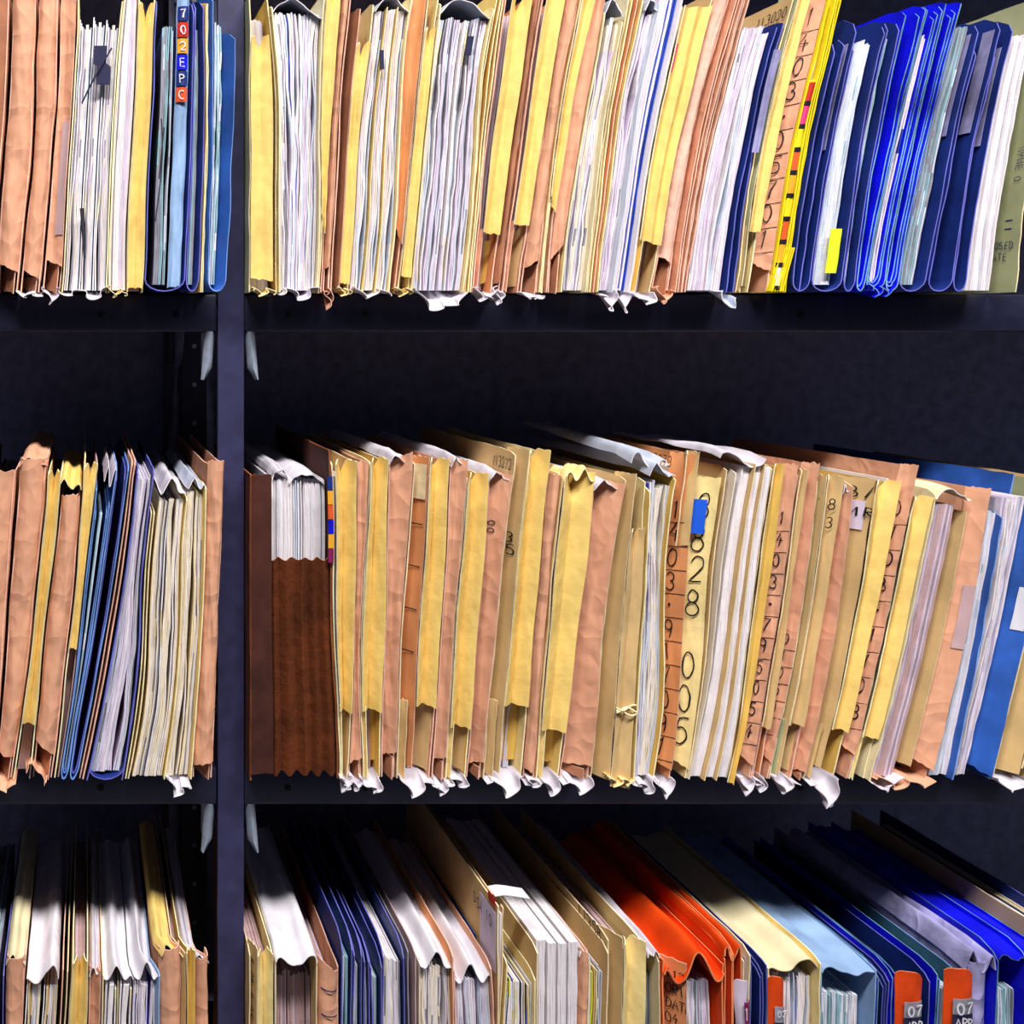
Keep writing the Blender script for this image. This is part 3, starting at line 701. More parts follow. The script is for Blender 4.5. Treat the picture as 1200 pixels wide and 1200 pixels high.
for k in range(9):
    f.patch(fn, .1, .95, 97+27*k, 119+27*k, ['red', 'pink', 'yellow_bright', 'red_orange', 'amber', 'yellow_bright', 'red_orange', 'amber', 'label_white'][k], name='code_label')
    f.patch(fn, .0, 1., 119+27*k, 124+27*k, 'ink', name='code_bar', off=.002)
f = add(R, 'sheets', 992, 926, -12, 'bright yellow plastic folders fanning out at the foot, beside navy folders', bow=-7, cols=['yellow_bright', 'yellow_bright'], name='file_folder', cat='folder')
m = MB()
for k in range(6):
    u = -1.1+k*.34; m.shell([[Vector((f.X(u-.5*(1-v)-.3+.3*v, TOP+.05*v+.002), f.yf-.002+.05*h, TOP+.002+.045*v)) for v in (0, .5, 1)] for h in (0, 1)], .001, rim=0)
f.add(m, 'fanned_sheets', ['yellow_bright'], 'bright yellow sheet ends')
f = add(R, 'folder', 1012, 948, 16, 'navy folder with a small printed label, first of the navy folders', bow=-6, p=None, corner=.02, dl=24)
f.side_patch(1, f.yf+.004, f.yf+.018, 50, 175, 'label_lilac', name='printed_label', off=.0022); f.cover(.5, 'navy', 42, corner=.012)
f = add(R, 'folder', 1045, 985, 22, 'navy folder stuffed with pale papers and a yellow-green label', bow=-6, mix='teal', p=(.08, .78), pt=24, corner=.016, dl=20)
m = MB(); g = f.surf(0, 1, 'round', 0, f.yf); f.patch(g, .45, .82, 268, 320, 'lime', name='label', lab='yellow-green sticky label', off=-.002)
f = add(R, 'folder', 1062, 999, 18, 'slim navy folder with grey papers right of the yellow-green label', bow=-6, mix='grey', p=(.1, .6), pt=26, corner=.016)
f = add(R, 'folder', 1088, 1012, 2, 'bright royal blue folder standing highest among the blue folders', bow=-5, col='royal', p=None, inner=1, icol='royal', corner=.01, dl=6)
f = add(R, 'folder', 1108, 1034, 0, 'crinkled royal blue folder with several nested blue covers', bow=-5, col='royal', p=(.3, .7), mix='envelopes', pt=40, inner=2, icol='royal')
f.tail(0, 1.2, .002, 'royal', 2, .006, name='bottom_fold')
f = add(R, 'folder', 1127, 1050, -2, 'royal blue folder with white specks along its rough edge', bow=-5, col='royal', p=None, inner=2, icol='royal', corner=.006)
f = add(R, 'folder', 1158, 1084, 20, 'navy folder of grey and white papers with a long printed label', bow=-6, mix='grey', p=(.05, .75), pt=8, corner=.016, dl=4)
f.side_patch(1, f.yf+.006, f.yf+.018, 38, 158, 'label_lilac', name='printed_label', off=.0024)
f = add(R, 'folder', 1180, 1112, 16, 'plain navy folder with a printed label near its rounded corner', bow=-7, p=None, corner=.018, dl=30)
f.side_patch(1, f.yf+.004, f.yf+.018, 34, 155, 'label_lilac', name='printed_label', off=.0024)
f = add(R, 'folder', 1197, 1130, 18, 'last navy folder before the white papers at the right edge', bow=-7, p=None, corner=.018, dl=30)
f.side_patch(1, f.yf+.006, f.yf+.018, 54, 170, 'label_lilac', name='printed_label', off=.0024)
f = add(R, 'stack', 1226, 1166, 40, 'leaning white papers at the right end of the upper shelf', bow=-5, mix='pads', wob=.3, n=3, g=.02)
f = add(R, 'sheets', 1236, 1212, -10, 'grey-green printed board standing behind the last white papers', bow=0, cols=['olive'], name='printed_card', cat='card')
for k in range(2): f.side_patch(.5, f.yf+.012+.018*k, f.yf+.020+.018*k, 256, 257.3, 'ink_pen', name='printed_box', off=.0012); f.side_patch(.5, f.yf+.012+.018*k, f.yf+.020+.018*k, 266, 267.3, 'ink_pen', name='printed_box', off=.0012)
f.side_write(.5, 'NAME OF', f.yf+.006, 170, h=.008, wd=.0008, ink='ink_pen', rot=True); f.side_write(.5, 'CLOSED', f.yf+.006, 282, h=.0075, wd=.0009, ink='ink_pen'); f.side_write(.5, 'DATE', f.yf+.012, 296, h=.0075, wd=.0009, ink='ink_pen')

# =================== middle shelf, left bay
R = Row(MID, 560, 914, (-30, -40, 0, 0), 'record files on the middle shelf, narrow bay'); R.bow0 = 2; R.warp = (160, .935)
f = add(R, 'kraft', 20, -8, 552, 'torn salmon kraft file at the left edge of the middle shelf', bow=2, yb=884, tail=.0)
f = add(R, 'kraft', 56, 15, 538, 'wrinkled broad salmon kraft file on the middle shelf, second from the left', bow=3, yb=886, cut=-.004, flap=1, fcol='kraft')
f.tail(-.8, 1.2, .012, 'kraft', .9, .004)
f = add(R, 'vee', 72, 36, 556, 'pale yellow gusseted file between two broad salmon files, middle shelf', bow=0, ps=-2, yc=848, cl='yellow_pale', cr='yellow_deep', d=.008, mix='mauve', lower=0)
f = add(R, 'kraft', 97, 62, 580, 'broad salmon kraft file with a horizontal crease and torn lower corner', bow=3, yb=878, cut=-.008, topcut=.001)
f.tail(-.4, .8, .004, 'kraft', .8, .012, lift=.008)
f.flap(-.2, 1., 562, 'yellow', 1.2, .006, name='top_flap')
f = add(R, 'vee', 113, 70, 545, 'thin yellow folder with mauve inside sheet left of the blue folders', bow=2, ps=0, yc=760, cl='yellow_deep', cr='mauve', d=.003, mix='mauve', lower=0)
f = add(R, 'folder', 133, 79, 590, 'bright blue folder, left of a pair on the middle shelf', bow=4, col='blue', inner=1, icol='blue', p=(.4, .6), corner=.004, dl=-20)
f = add(R, 'folder', 150, 90, 545, 'mid-blue folder with white crumpled sheet on top', bow=4, col='blue', inner=1, icol='navy', p=None, corner=.006)
f.flap(-.9, .1, 552, 'tyvek', 1.4, .012, name='crumpled_sheet', dep=.2)
f = add(R, 'sheets', 159, 99, 542, 'thin pale salmon card leaning between blue and violet folders', bow=8, cols=['kraft', 'kraft_edge'])
f = add(R, 'stack', 181, 143, 560, 'bluish papers inside a dark violet-edged folder', bow=3, s2=4, mix='lilac', cl='navy', cr='navy', ctl=548, ctr=548, wob=.6, jt=.006, pb=906)
f.ufold(0.02, 1., 552, 552, 'navy', corner=.004, edge='navy_edge')
f = add(R, 'sheets', 188, 152, 600, 'pair of thin yellow cards beside the cream paper stacks', bow=5, s2=4, cols=['yellow_deep', 'yellow'])
f = add(R, 'stack', 220, 192, 586, 'thick cream-white paper stack under a grey crumpled cover, middle shelf', bow=4, s2=3, mix='cream', wob=.5, flap=1, fy=566, amp=.008, waves=1.1, fcol='tyvek', bend=.0, jt=.005)
f = add(R, 'stack', 243, 226, 580, 'narrower cream paper stack beside the corner kraft file', bow=3, mix='cream', cl='yellow', cr='yellow', ctl=580, ctr=566, wob=.4, flap=1, fy=562, amp=.006, tail=.016, tw=1.8)
f = add(R, 'kraft', 265, 252, 540, 'clean salmon kraft file next to the steel post, middle shelf', bow=1, yb=896, cut=.002, d=.006)

# =================== middle shelf, wide bay
R = Row(MID, 560, 914, (292, 292, 0, 0), 'record files on the middle shelf, wide bay'); R.bow0 = 1; R.wave = .5
f = File(R, (388, 396, 0, 0), 'accordion_wallet', 'dark brown pleated accordion wallet holding white papers', 'wallet', YF); tag(f.o, f.o['label'], 'wallet', None)
f.cover(0, 'brown_cover', 556, t=.0018, wob=.0003); f.cover(1, 'brown_cover', 528, t=.0016, dep=.30, yf=f.yf+.004)
f.panel(.0, .26, 556, 906, 'brown_cover', 'slant', d=-.004, yf=f.yf+.001, name='front_flap', na=8)
def pleat(a, z): y = f.yf+.003+.0075*abs(((a*4.6+.2+.12*math.sin(a*9)) % 1)*2-1); return Vector((f.X(.26+.73*a, z, y)+.001*nz(z*20, a*3), y, z))
m = MB(); m.shell([[pleat(i/60, PZ(908+2.5*math.sin(i/60*PI*9.2))*(1-j/40) + PZ(656+1.6*math.sin(i/60*PI*9.2+1))*j/40) for j in range(41)] for i in range(61)], .0009, rim=1)
f.add(m, 'pleated_front', ['brown', 'brown_edge'])
f.leaves(.27, .97, 562, 'pads', yf=f.yf+.018, pitch=.0011, wob=.12, jt=.003, jy=.004, skip=.03)
f.flap(.3, .5, 552, 'tyvek', .5, .003, name='paper_sleeve', yf=f.yf+.014); f.flap(.52, .96, 558, 'tyvek', .6, .004, name='paper_sleeve', yf=f.yf+.016)
fn = f.surf(.955, 1.02, 'round', 0, f.yf+.002)
for k, c in enumerate(['navy', 'amber', 'red_orange', 'royal', 'amber', 'plum']): f.patch(fn, .0, 1, 558+17*k, 574+17*k, c, name='code_label')
f = add(R, 'vee', 419, 410, 540, 'yellow gusseted file directly right of the brown accordion wallet', yc=834, cl='yellow_pale', cr='tan', u0=.08, tail=.010, tw=2, ps=2)
f = add(R, 'kraft', 432, 425, 541, 'narrow salmon kraft file between the first two yellow spines, middle shelf', bow=-4, yb=892, cut=.003, tail=.008, shape='slant', d=.004)
f = add(R, 'vee', 456, 446, 540, 'second yellow gusseted file from the accordion wallet', yc=834, cl='yellow_pale', cr='yellow_deep', tail=.014)
f = add(R, 'kraft', 485, 465, 536, 'salmon kraft file with white lining showing at its open top, middle shelf', bow=-4, yb=886, cut=.004, flap=1, topcut=.006, shape='slant', d=.012)
f = add(R, 'vee', 527, 507, 540, 'yellow gusseted file behind a tan card ruled with a form', bow=1, yc=828, u0=.42, cl='tan', cr='kraft', tail=.016, mix='mauve')
f.panel(.03, .42, 536, 900, 'kraft_orange', 'slant', d=.022, yf=f.yf+.002, name='form_card', na=8); f.fx = f.surf(.03, .42, 'slant', .022, f.yf+.0)
f.patch(f.fx, .15, .85, 545, 586, 'tan_edge', name='label', lab='pale printed label'); 
for k in range(4): f.patch(f.fx, .2, .8, 615+50*k, 616.2+50*k, 'ink', name='ruled_line')
f = add(R, 'kraft', 547, 521, 538, 'salmon kraft file leaning against a tan-yellow spine, fourth kraft edge', bow=-2, yb=890, cut=.003, tail=.016, shape='slant', d=.010, flap=1)
f = add(R, 'vee', 573, 547, 557, 'lower yellow gusseted file whose spine ends above a dark pocket', bow=1, yc=852, ps=0, cl='yellow_pale', cr='yellow_deep', tail=.004, flap=1)
f = add(R, 'kraft', 602, 566, 556, 'salmon kraft file left of the board marked R and 23/15', bow=-2, yb=898, shape='slant', d=.016, cut=.004, flap=1, waves=.8)
f.write(f.fn, '00', 612, h=.008, rot=True, a=.4)
f = add(R, 'vee', 643, 612, 530, 'tallest yellow gusseted file at the middle of the shelf, beside card 113272', bow=1, yc=828, ps=0, cl='tan', cr='yellow_pale', u0=.36, sb='tan', mix='lilac', tail=.014)
g = f.surf(0, .37, 'slant', .026, f.yf-.0005); f.write(g, 'R', 606, h=.011, a=.35, rot=False, width=.017); f.write(g, '23', 626, h=.010, rot=False, a=.2, width=.017, adv=.6); f.write(g, '/5', 640, h=.010, rot=False, a=.35, width=.017, adv=.6)
f.side_write(0, '113272', f.yf+.006, 540, h=.011)
f = add(R, 'kraft', 659, 627, 556, 'wrinkled pinkish kraft file right of the tallest yellow spine', bow=-2, yb=904, cut=-.003, tail=.004)
f = add(R, 'vee', 698, 656, 556, 'broad yellow gusseted file with crumpled double lip at its top', bow=1, yc=856, cl='yellow_pale', cr='yellow', tail=.012, d=.010)
f.flap(0, 1, 552, 'yellow_pale', 2, .006, name='crumpled_lip', dep=.04)
f = add(R, 'kraft', 734, 692, 566, 'curved salmon kraft jacket holding violet-grey papers', bow=-5, s2=2, yb=900, shape='slant', d=.022, cut=.002, tail=.012, mix='lilac', flap=1, waves=.9)
f = add(R, 'vee', 762, 740, 560, 'tan box file bound with white string near its foot', bow=-1, ps=62, yc=922, u0=.46, cl='tan', cr='yellow_pale', col='tan', d=.004, lower=0, mix='wavy')
f.panel(.0, .46, 556, 914, 'tan', 'slant', d=.026, yf=f.yf+.001, name='side_board', na=8)
m = MB()
for k in range(3): m.tube([Vector((f.X(.44+.56*a, PZ(828+3*k)), f.yf-.0022-.001*math.sin(a*7+k), PZ(828+3*k+3*math.sin(a*5+k*2)))) for a in [i/10 for i in range(11)]], .0008)
f.add(m, 'string', ['yellow_edge'], 'white string tied round the file')
f.tail(.3, 1, .004, 'yellow_pale', 2, .005, name='torn_bottom')
f = add(R, 'stack', 793, 765, 566, 'white papers with blue-stained edges under a curled grey cover', bow=-1, s2=5, mix='wavy', cl='yellow', cr='yellow_deep', ctl=570, ctr=556, wob=1., flap=1, fy=546, amp=.008, waves=.9, ph=.4, jt=.010, tail=.012)
f.flap(-.6, .8, 532, 'tyvek_cold', .8, .012, name='curled_cover', ph=1.6, fall=.012, yf=f.yf+.01)
f = add(R, 'strip', 819, 786, 532, 'manila file with stacked digits and a folded top, left of the blue note', bow=-1, s2=3, col='kraft_orange', text='1403.917091', ty=588, h=.018, step=28, yb=898, d=.018, tail=.018, wd=.0015)
f.panel(.35, .98, 531, 640, 'tan', 'vee', d=.010, yf=f.yf-.0005, name='folded_top', na=10); f.side_write(0, '113973', f.yf+.008, 536, h=.011)
f = add(R, 'strip', 846, 806, 560, 'pale yellow file with large looped digits 88 28 005', bow=1, s2=3, col='yellow_pale', text='', yb=896, d=.012)
f.stackwrite(f.fn, '8828 005', 578, 38, .027, wd=.0016, bars=False)
n_ = MB(); fb = f
P = [[fb.fn(.0+.75*a, PZ(586+40*v))+Vector((-.004+.0*v, -.003-.003*v*(1-a), 0)) for a in (0, .5, 1)] for v in (0, .33, .66, 1)]
n_.shell(P, .0005, rim=0); f.add(n_, 'sticky_note', ['sticky_blue'], 'bright blue sticky note')
f = add(R, 'sheets', 868, 810, 548, 'tan card with a curled white sheet rising above it', bow=2, s2=3, cols=['tan', 'white_cream'])
f.flap(-.3, 2.2, 532, 'tyvek', .5, .012, name='curled_sheet', ph=1.9, ends=.0, dep=.22)
f = add(R, 'stack', 904, 851, 546, 'three clean white paper pads standing side by side', bow=2, s2=2, mix='pads', n=3, g=.06, div='tan', wob=.08, jt=.001, jy=.001, skip=0, pitch=.0016)
f = add(R, 'vee', 919, 864, 546, 'golden yellow file right of the three white pads', bow=2, yc=918, cl='yellow_deep', cr='yellow_deep', d=.003, col='yellow_deep', lower=0)
f = add(R, 'strip', 932, 879, 544, 'salmon strip file with slanting digits beside the golden yellow file', bow=2, text='1403.795054', ty=600, h=.013, step=25, wd=.0014, yb=890, d=.010, tail=.012)
f = add(R, 'vee', 944, 893, 552, 'tan gusseted file with a red inner sheet', bow=2, yc=852, cl='kraft', cr='kraft_orange', col='tan', d=.006, tail=.008)
f = add(R, 'strip', 959, 903, 543, 'salmon kraft file with digits only along its lower half', bow=5, text='010501', ty=745, h=.010, step=20, wd=.0011, yb=888, d=.012)
f = add(R, 'vee', 990, 930, 560, 'tan-yellow gusseted file with black scribble on the card to its left', bow=2, yc=850, u0=.3, sb='tan', cl='olive', cr='kraft', col='tan', d=.008, tail=.012)
f.write(f.surf(-.1, .8, 'slant', .012, f.yf-.001), '28', 584, h=.011, rot=False, width=.03); f.write(f.surf(-.1, .8, 'slant', .012, f.yf-.001), '13', 606, h=.011, rot=False, width=.03)
f = add(R, 'kraft', 1004, 943, 570, 'creased kraft file left of the tan card that has a small white label', bow=6, yb=906, shape='slant', d=.018, cut=.002, col='kraft', cl='kraft_orange', flap=1)
f = add(R, 'vee', 1058, 982, 566, 'broad pale yellow gusseted file beside a tan card with a small white label', bow=2, yc=856, u0=.44, cl='tan', cr='yellow_deep', d=.008, tail=.026)
f.panel(.0, .45, 562, 900, 'tan', 'slant', d=.030, yf=f.yf+.002, name='side_board', na=8); g = f.surf(0, .45, 'slant', .030, f.yf)
f.patch(g, .25, .8, 588, 622, 'white_lilac', name='label', lab='small white label with a scribble'); f.write(g, '8/H', 572, h=.011, rot=False, width=.024); f.write(lambda a, z: g(a, z)-Vector((0, .0018, 0)), 'MR', 596, h=.009, rot=False, width=.02)
f = add(R, 'strip', 1073, 995, 545, 'thin salmon edge with a column of boxed digits right of the broad yellow file', bow=2, text='0108.1108', ty=588, h=.014, step=30, wd=.0013, yb=880, d=.012)
f = add(R, 'vee', 1097, 1016, 584, 'pale yellow gusseted file leaning at the mouth of a mauve box file', bow=3, yc=864, ps=0, cl='yellow_pale', cr='cream', d=.008, flap=1)
f = add(R, 'stack', 1130, 1050, 590, 'box file full of mauve papers under a cream crumpled flap', bow=4, mix='mauve', cl='cream', ctl=574, wob=.1, skip=0, jt=.001, jy=.001, pin=.001, tail=.010, tw=.8)
f.flap(0, 1.4, 574, 'cream', .8, .006, name='top_flap', edge='white')
f = add(R, 'kraft', 1163, 1090, 572, 'large salmon kraft cover with a pale stamped strip, right of the mauve papers', bow=7, yb=896, shape='slant', d=.012, cut=-.006, topcut=.0, foot=0, u0=.38, nl=1)
f.panel(.0, .39, 600, 900, 'tan', 'slant', d=.036, yf=f.yf+.006, name='inner_face', na=8)
f.patch(f.fn, .55, .95, 686, 760, 'mauve', name='label_strip', lab='pale stamped strip'); f.tail(-.9, .9, .006, 'kraft', 2, .005)
f = add(R, 'stack', 1180, 1117, 602, 'bluish white papers behind a thin blue cover, right of the large salmon cover', bow=3, mix='teal', wob=.5, jt=.004, cr='blue', ctr=600)
f = add(R, 'stack', 1216, 1138, 584, 'thick pale papers between two bright blue covers, middle shelf', bow=3, mix='lilac', wob=.6, jt=.004)
f = add(R, 'strip', 1240, 1160, 590, 'bright blue folder with a small white label near the right end of the middle shelf', bow=3, name='file_folder', cat='folder', col='blue', d=.022, yb=904)
f.patch(f.fn, .55, .9, 690, 740, 'label_white', name='label', lab='small white label'); f.cover(0, 'blue', 560, yf=f.yf+.03)
f = add(R, 'vee', 1290, 1206, 566, 'olive-tan file at the right end of the middle shelf with a crumpled white foot', bow=2, u0=.62, yc=900, cl='olive', cr='tan', col='tan', d=.01, tail=.012, lower=0, sb='tan', sd=.036)

# =================== bottom shelf, left bay
R = Row(LOW, 1130, 1484, (-36, -44, 0, 0), 'record files on the bottom shelf, narrow bay'); R.bow0 = 0; R.wave = .4; R.warp = (110, .86)
f = add(R, 'folder', 6, -4, 1130, 'dark file with a blue corner at the lower left edge of the photo', col='navy', p=(.2, .8), mix='grey')
f = add(R, 'kraft', 31, 8, 1122, 'salmon kraft file with torn top lip, first on the bottom shelf', yb=1460, flap=1, fcol='cream')
f = add(R, 'stack', 72, 44, 1162, 'white wallet with drooping lip holding brown and striped papers', mix='mixed', n=2, g=.1, flap=1, fy=1134, amp=.012, waves=.8, ph=3.3, fcol='sleeve', fyf=-.002, jt=.006, wob=.5)
f = add(R, 'sheets', 84, 62, 1134, 'pale tan card between the white wallet and a yellow gusseted file', cols=['kraft', 'cream'])
f = add(R, 'vee', 103, 92, 1126, 'yellow gusseted file with a curled notch, bottom shelf of the narrow bay', yc=1440, cl='yellow', cr='yellow_deep', d=.010)
f = add(R, 'kraft', 120, 112, 1136, 'narrow kraft file beside a white wallet with a folded lip, bottom shelf', yb=1460, flap=1, shape='slant', d=.010)
f = add(R, 'stack', 156, 150, 1158, 'white fabric wallet of cream papers, widest on the bottom shelf of the narrow bay', mix='mixed', n=2, g=.06, flap=1, fy=1136, amp=.008, waves=1.6, ph=3.3, fcol='sleeve', jt=.006, wob=.8, cl='cream', ctl=1136)
f = add(R, 'stack', 189, 186, 1158, 'white fabric wallet of blue-edged papers left of a salmon file', mix='envelopes', flap=1, fy=1134, amp=.010, waves=1.5, ph=3.3, fcol='sleeve', jt=.006, wob=.8, cr='lightblue', ctr=1136)
f = add(R, 'kraft', 218, 214, 1112, 'broad salmon kraft file in front of yellow folds, bottom shelf', yb=1460, topcut=.004, flap=1, fcol='yellow')
f = add(R, 'vee', 230, 227, 1114, 'thin golden file wedged between two salmon files, bottom shelf', yc=1440, cl='tan', cr='yellow_deep', col='yellow_deep', d=.004)
f = add(R, 'kraft', 252, 250, 1122, 'salmon kraft file touching the steel post, bottom shelf', yb=1460, topcut=.004, flap=1)

# =================== bottom shelf, wide bay
R = Row(LOW, 1130, 1484, (292, 292, 0, 0), 'record files on the bottom shelf, wide bay'); R.bow0 = 0; R.wave = .4
f = add(R, 'vee', 322, 320, 1118, 'cream gusseted file with handwritten side, first right of the post, bottom shelf', yc=1440, u0=.30, cl='tan', cr='yellow_pale', col='yellow_pale', d=.010)
f.panel(.0, .31, 1112, 1470, 'tan', 'slant', d=.020, yf=f.yf+.001, name='side_board', na=6); f.write(f.surf(0, .31, 'slant', .02, f.yf-.001), '8 28 8 05', 1128, h=.008, adv=.9)
f = add(R, 'stack', 372, 372, 1158, 'open kraft pocket roofed by a big white rumpled sleeve', mix='mauve', pin=.02, cl='cream', ctl=1118, flap=1, fy=1112, amp=.010, waves=.75, ph=2.6, fcol='sleeve', wob=.2, fyf=-.004, cr='tan', ctr=1120)
f = add(R, 'kraft', 400, 399, 1132, 'kraft file with two ruled pen lines, left of the slim blue folders', yb=1460, topcut=-.008)
for k in range(3): f.patch(f.fn, .1, .9, 1158+30*k, 1159.3+30*k, 'ink_pen', name='ruled_line', slant=-.002)
for i_, (a_, l_) in enumerate([(413, 'slim blue folder with white papers, first of five on the bottom shelf'), (424, 'slim blue folder with a wavy top corner, second of five'), (433, 'slim blue folder with grey papers, third of five'), (447, 'slim blue folder with a pale edge, fourth of five')]):
    f = add(R, 'folder', a_, a_-2, 1100+6*i_, l_, col='navy', mix='teal', p=(.15, .75), pt=26, corner=.012)
f = add(R, 'folder', 474, 473, 1108, 'blue folder with the thickest white papers, fifth of the slim blue folders', col='navy', mix='white', p=(.03, .9), pt=18, corner=.012)
f = add(R, 'sheets', 490, 487, 1110, 'curved grey card standing left of a white wallet, bottom shelf', bow=4, cols=['grey_paper', 'mauve'])
f = add(R, 'stack', 530, 529, 1134, 'white wallet with zigzag lip and loosely curled papers, bottom shelf', bow=3, mix='cream', wob=.9, flap=1, fy=1120, amp=.009, waves=1.4, ph=3.4, fcol='sleeve', cr='kraft_orange', ctr=1112, jt=.012)
f = add(R, 'stack', 577, 578, 1150, 'broad white wallet with a scalloped lip left of the tall labelled card', bow=2, mix='lilac', wob=.8, flap=1, fy=1136, amp=.010, waves=1.6, ph=3.3, fcol='sleeve', cl='kraft_orange', ctl=1130, cr='kraft', ctr=1128)
f = File(R, (591, 572, 0, 0), 'printed_card_file', 'tall manila card file with a printed letter label and a folded white tag on top', 'file', YF-.002); tag(f.o, f.o['label'], 'file', R.group)
f.cover(.35, 'tan', 1060, t=.0016, corner=.0); f.cover(.8, 'tan', 1064, yf=f.yf+.003); f.leaves(.42, .75, 1072, 'pads', wob=.05)
f.side_patch(.35, f.yf+.003, f.yf+.045, 1070, 1140, 'white_lilac', name='label', lab='white printed label'); f.side_write(.35, 'DSA 10', f.yf+.008, 1078, h=.011, off=.0026, ink='ink_pen')
f.side_patch(.35, f.yf+.055, f.yf+.20, 1130, 1300, 'blue', name='printed_panel', lab='blue printed panel')
m = MB(); m.shell([[Vector((f.X(.35, PZ(1056))-.002+.036*a, f.yf+.004+.020*b, PZ(1052)+.003-.006*abs(a-.3))) for b in (0, .5, 1)] for a in (0, .25, .5, .75, 1)], .0006, rim=0); f.add(m, 'tag', ['label_white'], 'white folded tag')
f.side_patch(.35, f.yf+.002, f.yf+.02, 1052, 1062, 'red', name='tag_end', lab='red end of the tag', off=.003)
f = add(R, 'stack', 627, 622, 1150, 'short pale yellow file of mixed papers in the shade of the tall card', mix='mixed', cl='yellow', ctl=1122, cr='yellow_pale', ctr=1140, wob=.7, jt=.006)
f = add(R, 'stack', 679, 675, 1106, 'bundle of four clean white folders, bottom shelf', mix='pads', n=4, g=.05, wob=.1, jt=.001, jy=.001, skip=0, cl='tan', ctl=1108, flap=0)
f = add(R, 'kraft', 693, 691, 1116, 'slim kraft file right of the four white folders, with a pointed top', yb=1460, flap=1, topcut=-.002)
f = add(R, 'stack', 712, 710, 1134, 'few mixed white and tan sheets left of the card numbered 11358', mix='mixed', wob=.5, cr='tan', ctr=1110, jt=.010)
f = add(R, 'vee', 758, 756, 1106, 'cream box-like file on the bottom shelf numbered 11358 on its side', yc=1440, u0=.36, cl='tan', cr='yellow_pale', col='yellow_pale', d=.012, dl=-6)
f.panel(.0, .37, 1100, 1470, 'tan', 'slant', d=.028, yf=f.yf+.001, name='side_board', na=8); f.side_write(0, '11358', f.yf+.012, 1098, h=.014, wd=.0014)
f = add(R, 'stack', 773, 771, 1150, 'slim mauve-white wallet left of the orange wallet', bow=2, mix='grey', fcol='tyvek', flap=1, fy=1112, amp=.004, waves=.8, ph=2.5, cr='cream', ctr=1120, pin=.01)
f = File(R, (848, 846, 0, 0), 'orange_wallet', 'large orange wallet with a drooping W-shaped lip and handwritten side', 'wallet', YF-.002); tag(f.o, f.o['label'], 'wallet', R.group)
f.cover(0, 'orange', 1122); f.cover(1, 'orange', 1128, yf=f.yf+.002)
f.panel(.0, .40, 1128, 1470, 'kraft_orange', 'slant', d=.022, yf=f.yf+.001, name='side_board', na=8); g = f.surf(0, .40, 'slant', .022, f.yf)
for k, t_ in enumerate(['11360', 'ORIEN', 'DATA', '04']): f.write(g, t_, 1140+17*k, h=.010, rot=False, width=.034, adv=.62)
f.leaves(.45, .92, 1154, 'lilac', yf=f.yf+.012, wob=.8, jt=.006)
f.flap(.0, 1.0, 1128, 'orange', 1.5, .018, yf=f.yf-.001, ph=2.3, name='top_flap', t=.0016, ends=.004)
f = File(R, (868, 866, 0, 0), 'orange_wallet', 'narrow orange wallet folded double, right of the large orange wallet', 'wallet', YF); tag(f.o, f.o['label'], 'wallet', R.group)
f.ufold(0, .45, 1112, 1108, 'orange'); f.ufold(.5, 1, 1106, 1108, 'orange'); f.flap(0, 1, 1108, 'orange', 1.0, .012, ph=1.5, name='top_flap', t=.0016); f.leaves(.1, .9, 1128, 'mauve', yf=f.yf+.01)
f = add(R, 'stack', 878, 878, 1124, 'pale wallet with a plum numeral 1 label and rounded corner', mix='mauve', cr='cream', ctr=1112, cl='cream', ctl=1118)
g = f.surf(-1.5, .9, 'round', .006, f.yf-.006)
f.panel(-1.5, .9, 1144, 1470, 'white_lilac', 'round', d=.006, yf=f.yf-.005, name='index_tab', lab='pale rounded index tab', topcut=-.004, na=10)
f.patch(g, .38, .95, 1168, 1194, 'plum', name='numeral_label', lab='plum numeral label', off=.001); f.write(lambda a, z: g(a, z)-Vector((0, .001, 0)), '1', 1174, h=.013, rot=False, ink='label_white', wd=.002, width=.026)
f = add(R, 'folder', 898, 894, 1126, 'dark blue folder set left of an orange dated tab', col='navy', inner=2, p=None, corner=.004)
def date_tab(f, u0, u1, yt, h_=70, name='date_tab', sc=1.):
    g = f.surf(u0, u1, 'round', .004, f.yf-.006)
    f.panel(u0, u1, yt, yt+h_+180, 'orange', 'round', d=.004, yf=f.yf-.0055, name=name, lab='orange index tab', topcut=-.005, na=10)
    gg = lambda a, z: g(a, z)-Vector((0, .0012, 0)); g2 = lambda a, z: g(a, z)-Vector((0, .0024, 0))
    wdt = f.W()*(u1-u0)
    f.patch(g, .22, .97, yt+34, yt+52, 'grey_paper', name='day_label', off=.0008); f.patch(g, .22, .97, yt+52, yt+72, 'plum' if sc < 1 else 'ink_dark', name='month_label', off=.0008)
    hh = min(.011, wdt*.40); f.write(g2, '07', yt+37, h=hh, a=.42, rot=False, ink='label_white', wd=hh*.16, width=wdt, adv=.75); f.write(g2, 'APR', yt+55, h=hh*.85, a=.36, rot=False, ink='label_white', wd=hh*.14, width=wdt, adv=.62)
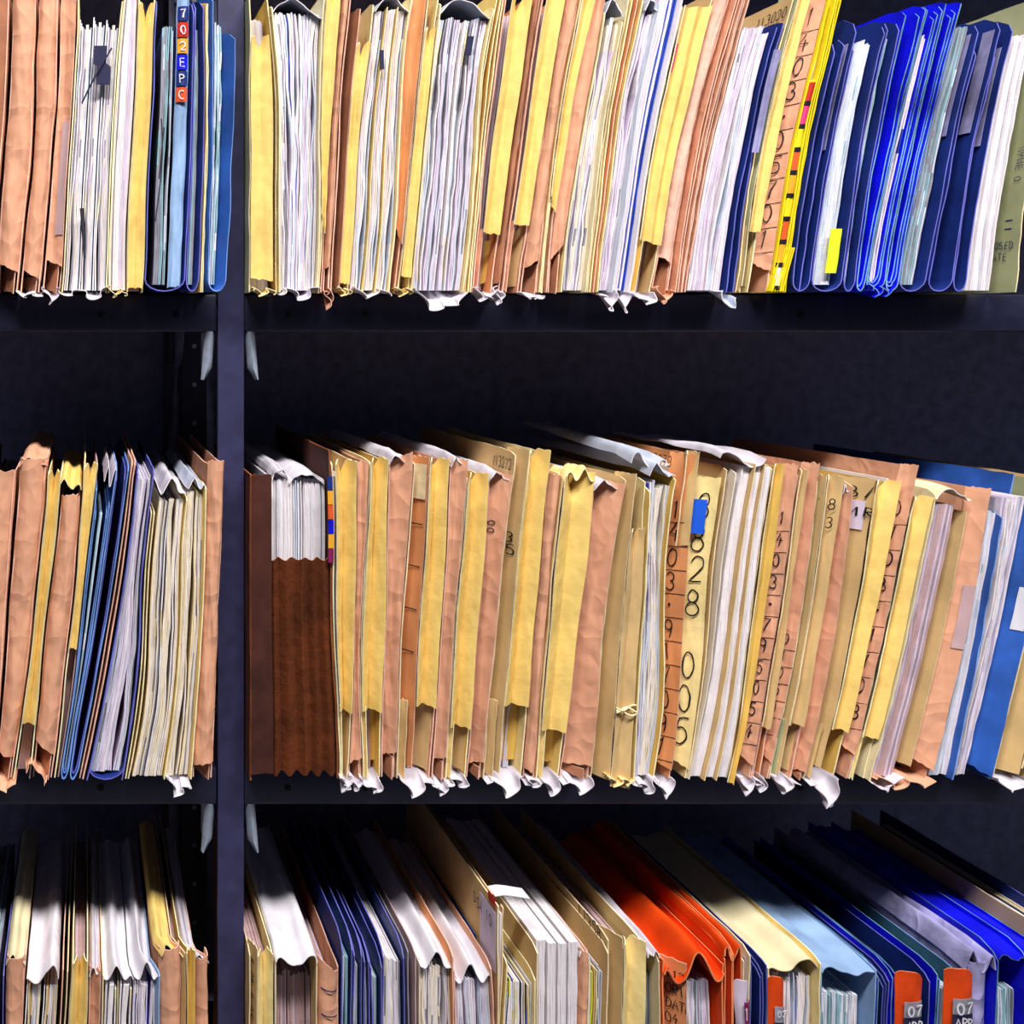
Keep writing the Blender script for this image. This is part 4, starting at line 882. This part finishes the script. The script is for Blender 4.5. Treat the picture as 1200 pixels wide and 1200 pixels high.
f = add(R, 'stack', 961, 955, 1146, 'cream wallet with orange dated tab and notched lip', mix='white', cl='cream', ctl=1128, cr='yellow_pale', ctr=1122, flap=1, fy=1126, amp=.008, waves=1.0, ph=2.8, fcol='cream', wob=.6, jt=.006)
date_tab(f, -.02, .26, 1140)
f = add(R, 'folder', 1026, 1015, 1134, 'pale blue wallet whose printed top droops over white papers', col='lightblue', mix='teal', p=(.1, .8), pt=34, flap=1, fy=1128, fcol='lightblue', amp=.008, waves=.6, ph=2.4, corner=.002)
f = add(R, 'folder', 1048, 1040, 1134, 'layered dark blue folders between the pale blue wallet and a dated orange tab', col='royal', icol='navy', inner=3, p=None, corner=.01)
f = add(R, 'folder', 1098, 1086, 1134, 'royal blue folder with a large orange 07 APR tab', col='royal', inner=1, icol='navy', p=None, corner=.006, pin=.006)
date_tab(f, -.02, .6, 1134)
f = add(R, 'folder', 1128, 1116, 1140, 'teal folder with the rightmost orange 07 APR tab', col='teal', mix='teal', p=(.1, .7), pt=20, corner=.006)
date_tab(f, .15, 1.35, 1130)
f = File(R, (1166, 1152, 0, 0), 'plastic_sleeve', 'crumpled lilac plastic sleeve bulging beside a royal blue wallet', 'sleeve', YF); tag(f.o, f.o['label'], 'sleeve', R.group)
f.leaves(.2, .8, 1150, 'white', wob=.9); f.flap(0, 1, 1120, 'plastic_lilac', 1.3, .014, t=.0012, ends=.01); f.cover(.1, 'plastic_lilac', 1130, wob=.003)
f.panel(.1, .95, 1128, 1470, 'plastic_lilac', 'round', d=.012, name='front', na=14)
f = add(R, 'folder', 1204, 1192, 1112, 'royal blue wallet with a frayed white rim at the lower right', col='royal', p=(.2, .8), mix='grey', pt=50, flap=1, fy=1112, fcol='royal', amp=.006, waves=.6, ph=2.4)
f = add(R, 'folder', 1240, 1226, 1122, 'blue folder cut by the lower right edge, beside the frayed blue wallet', col='royal', p=(.2, .8), mix='teal', flap=1, fy=1120, fcol='royal', amp=.004)
f = add(R, 'stack', 1285, 1268, 1116, 'stack of files glimpsed behind the last blue folder, bottom shelf', mix='mixed', cl='tan', cr='navy', ctl=1100, ctr=1100)
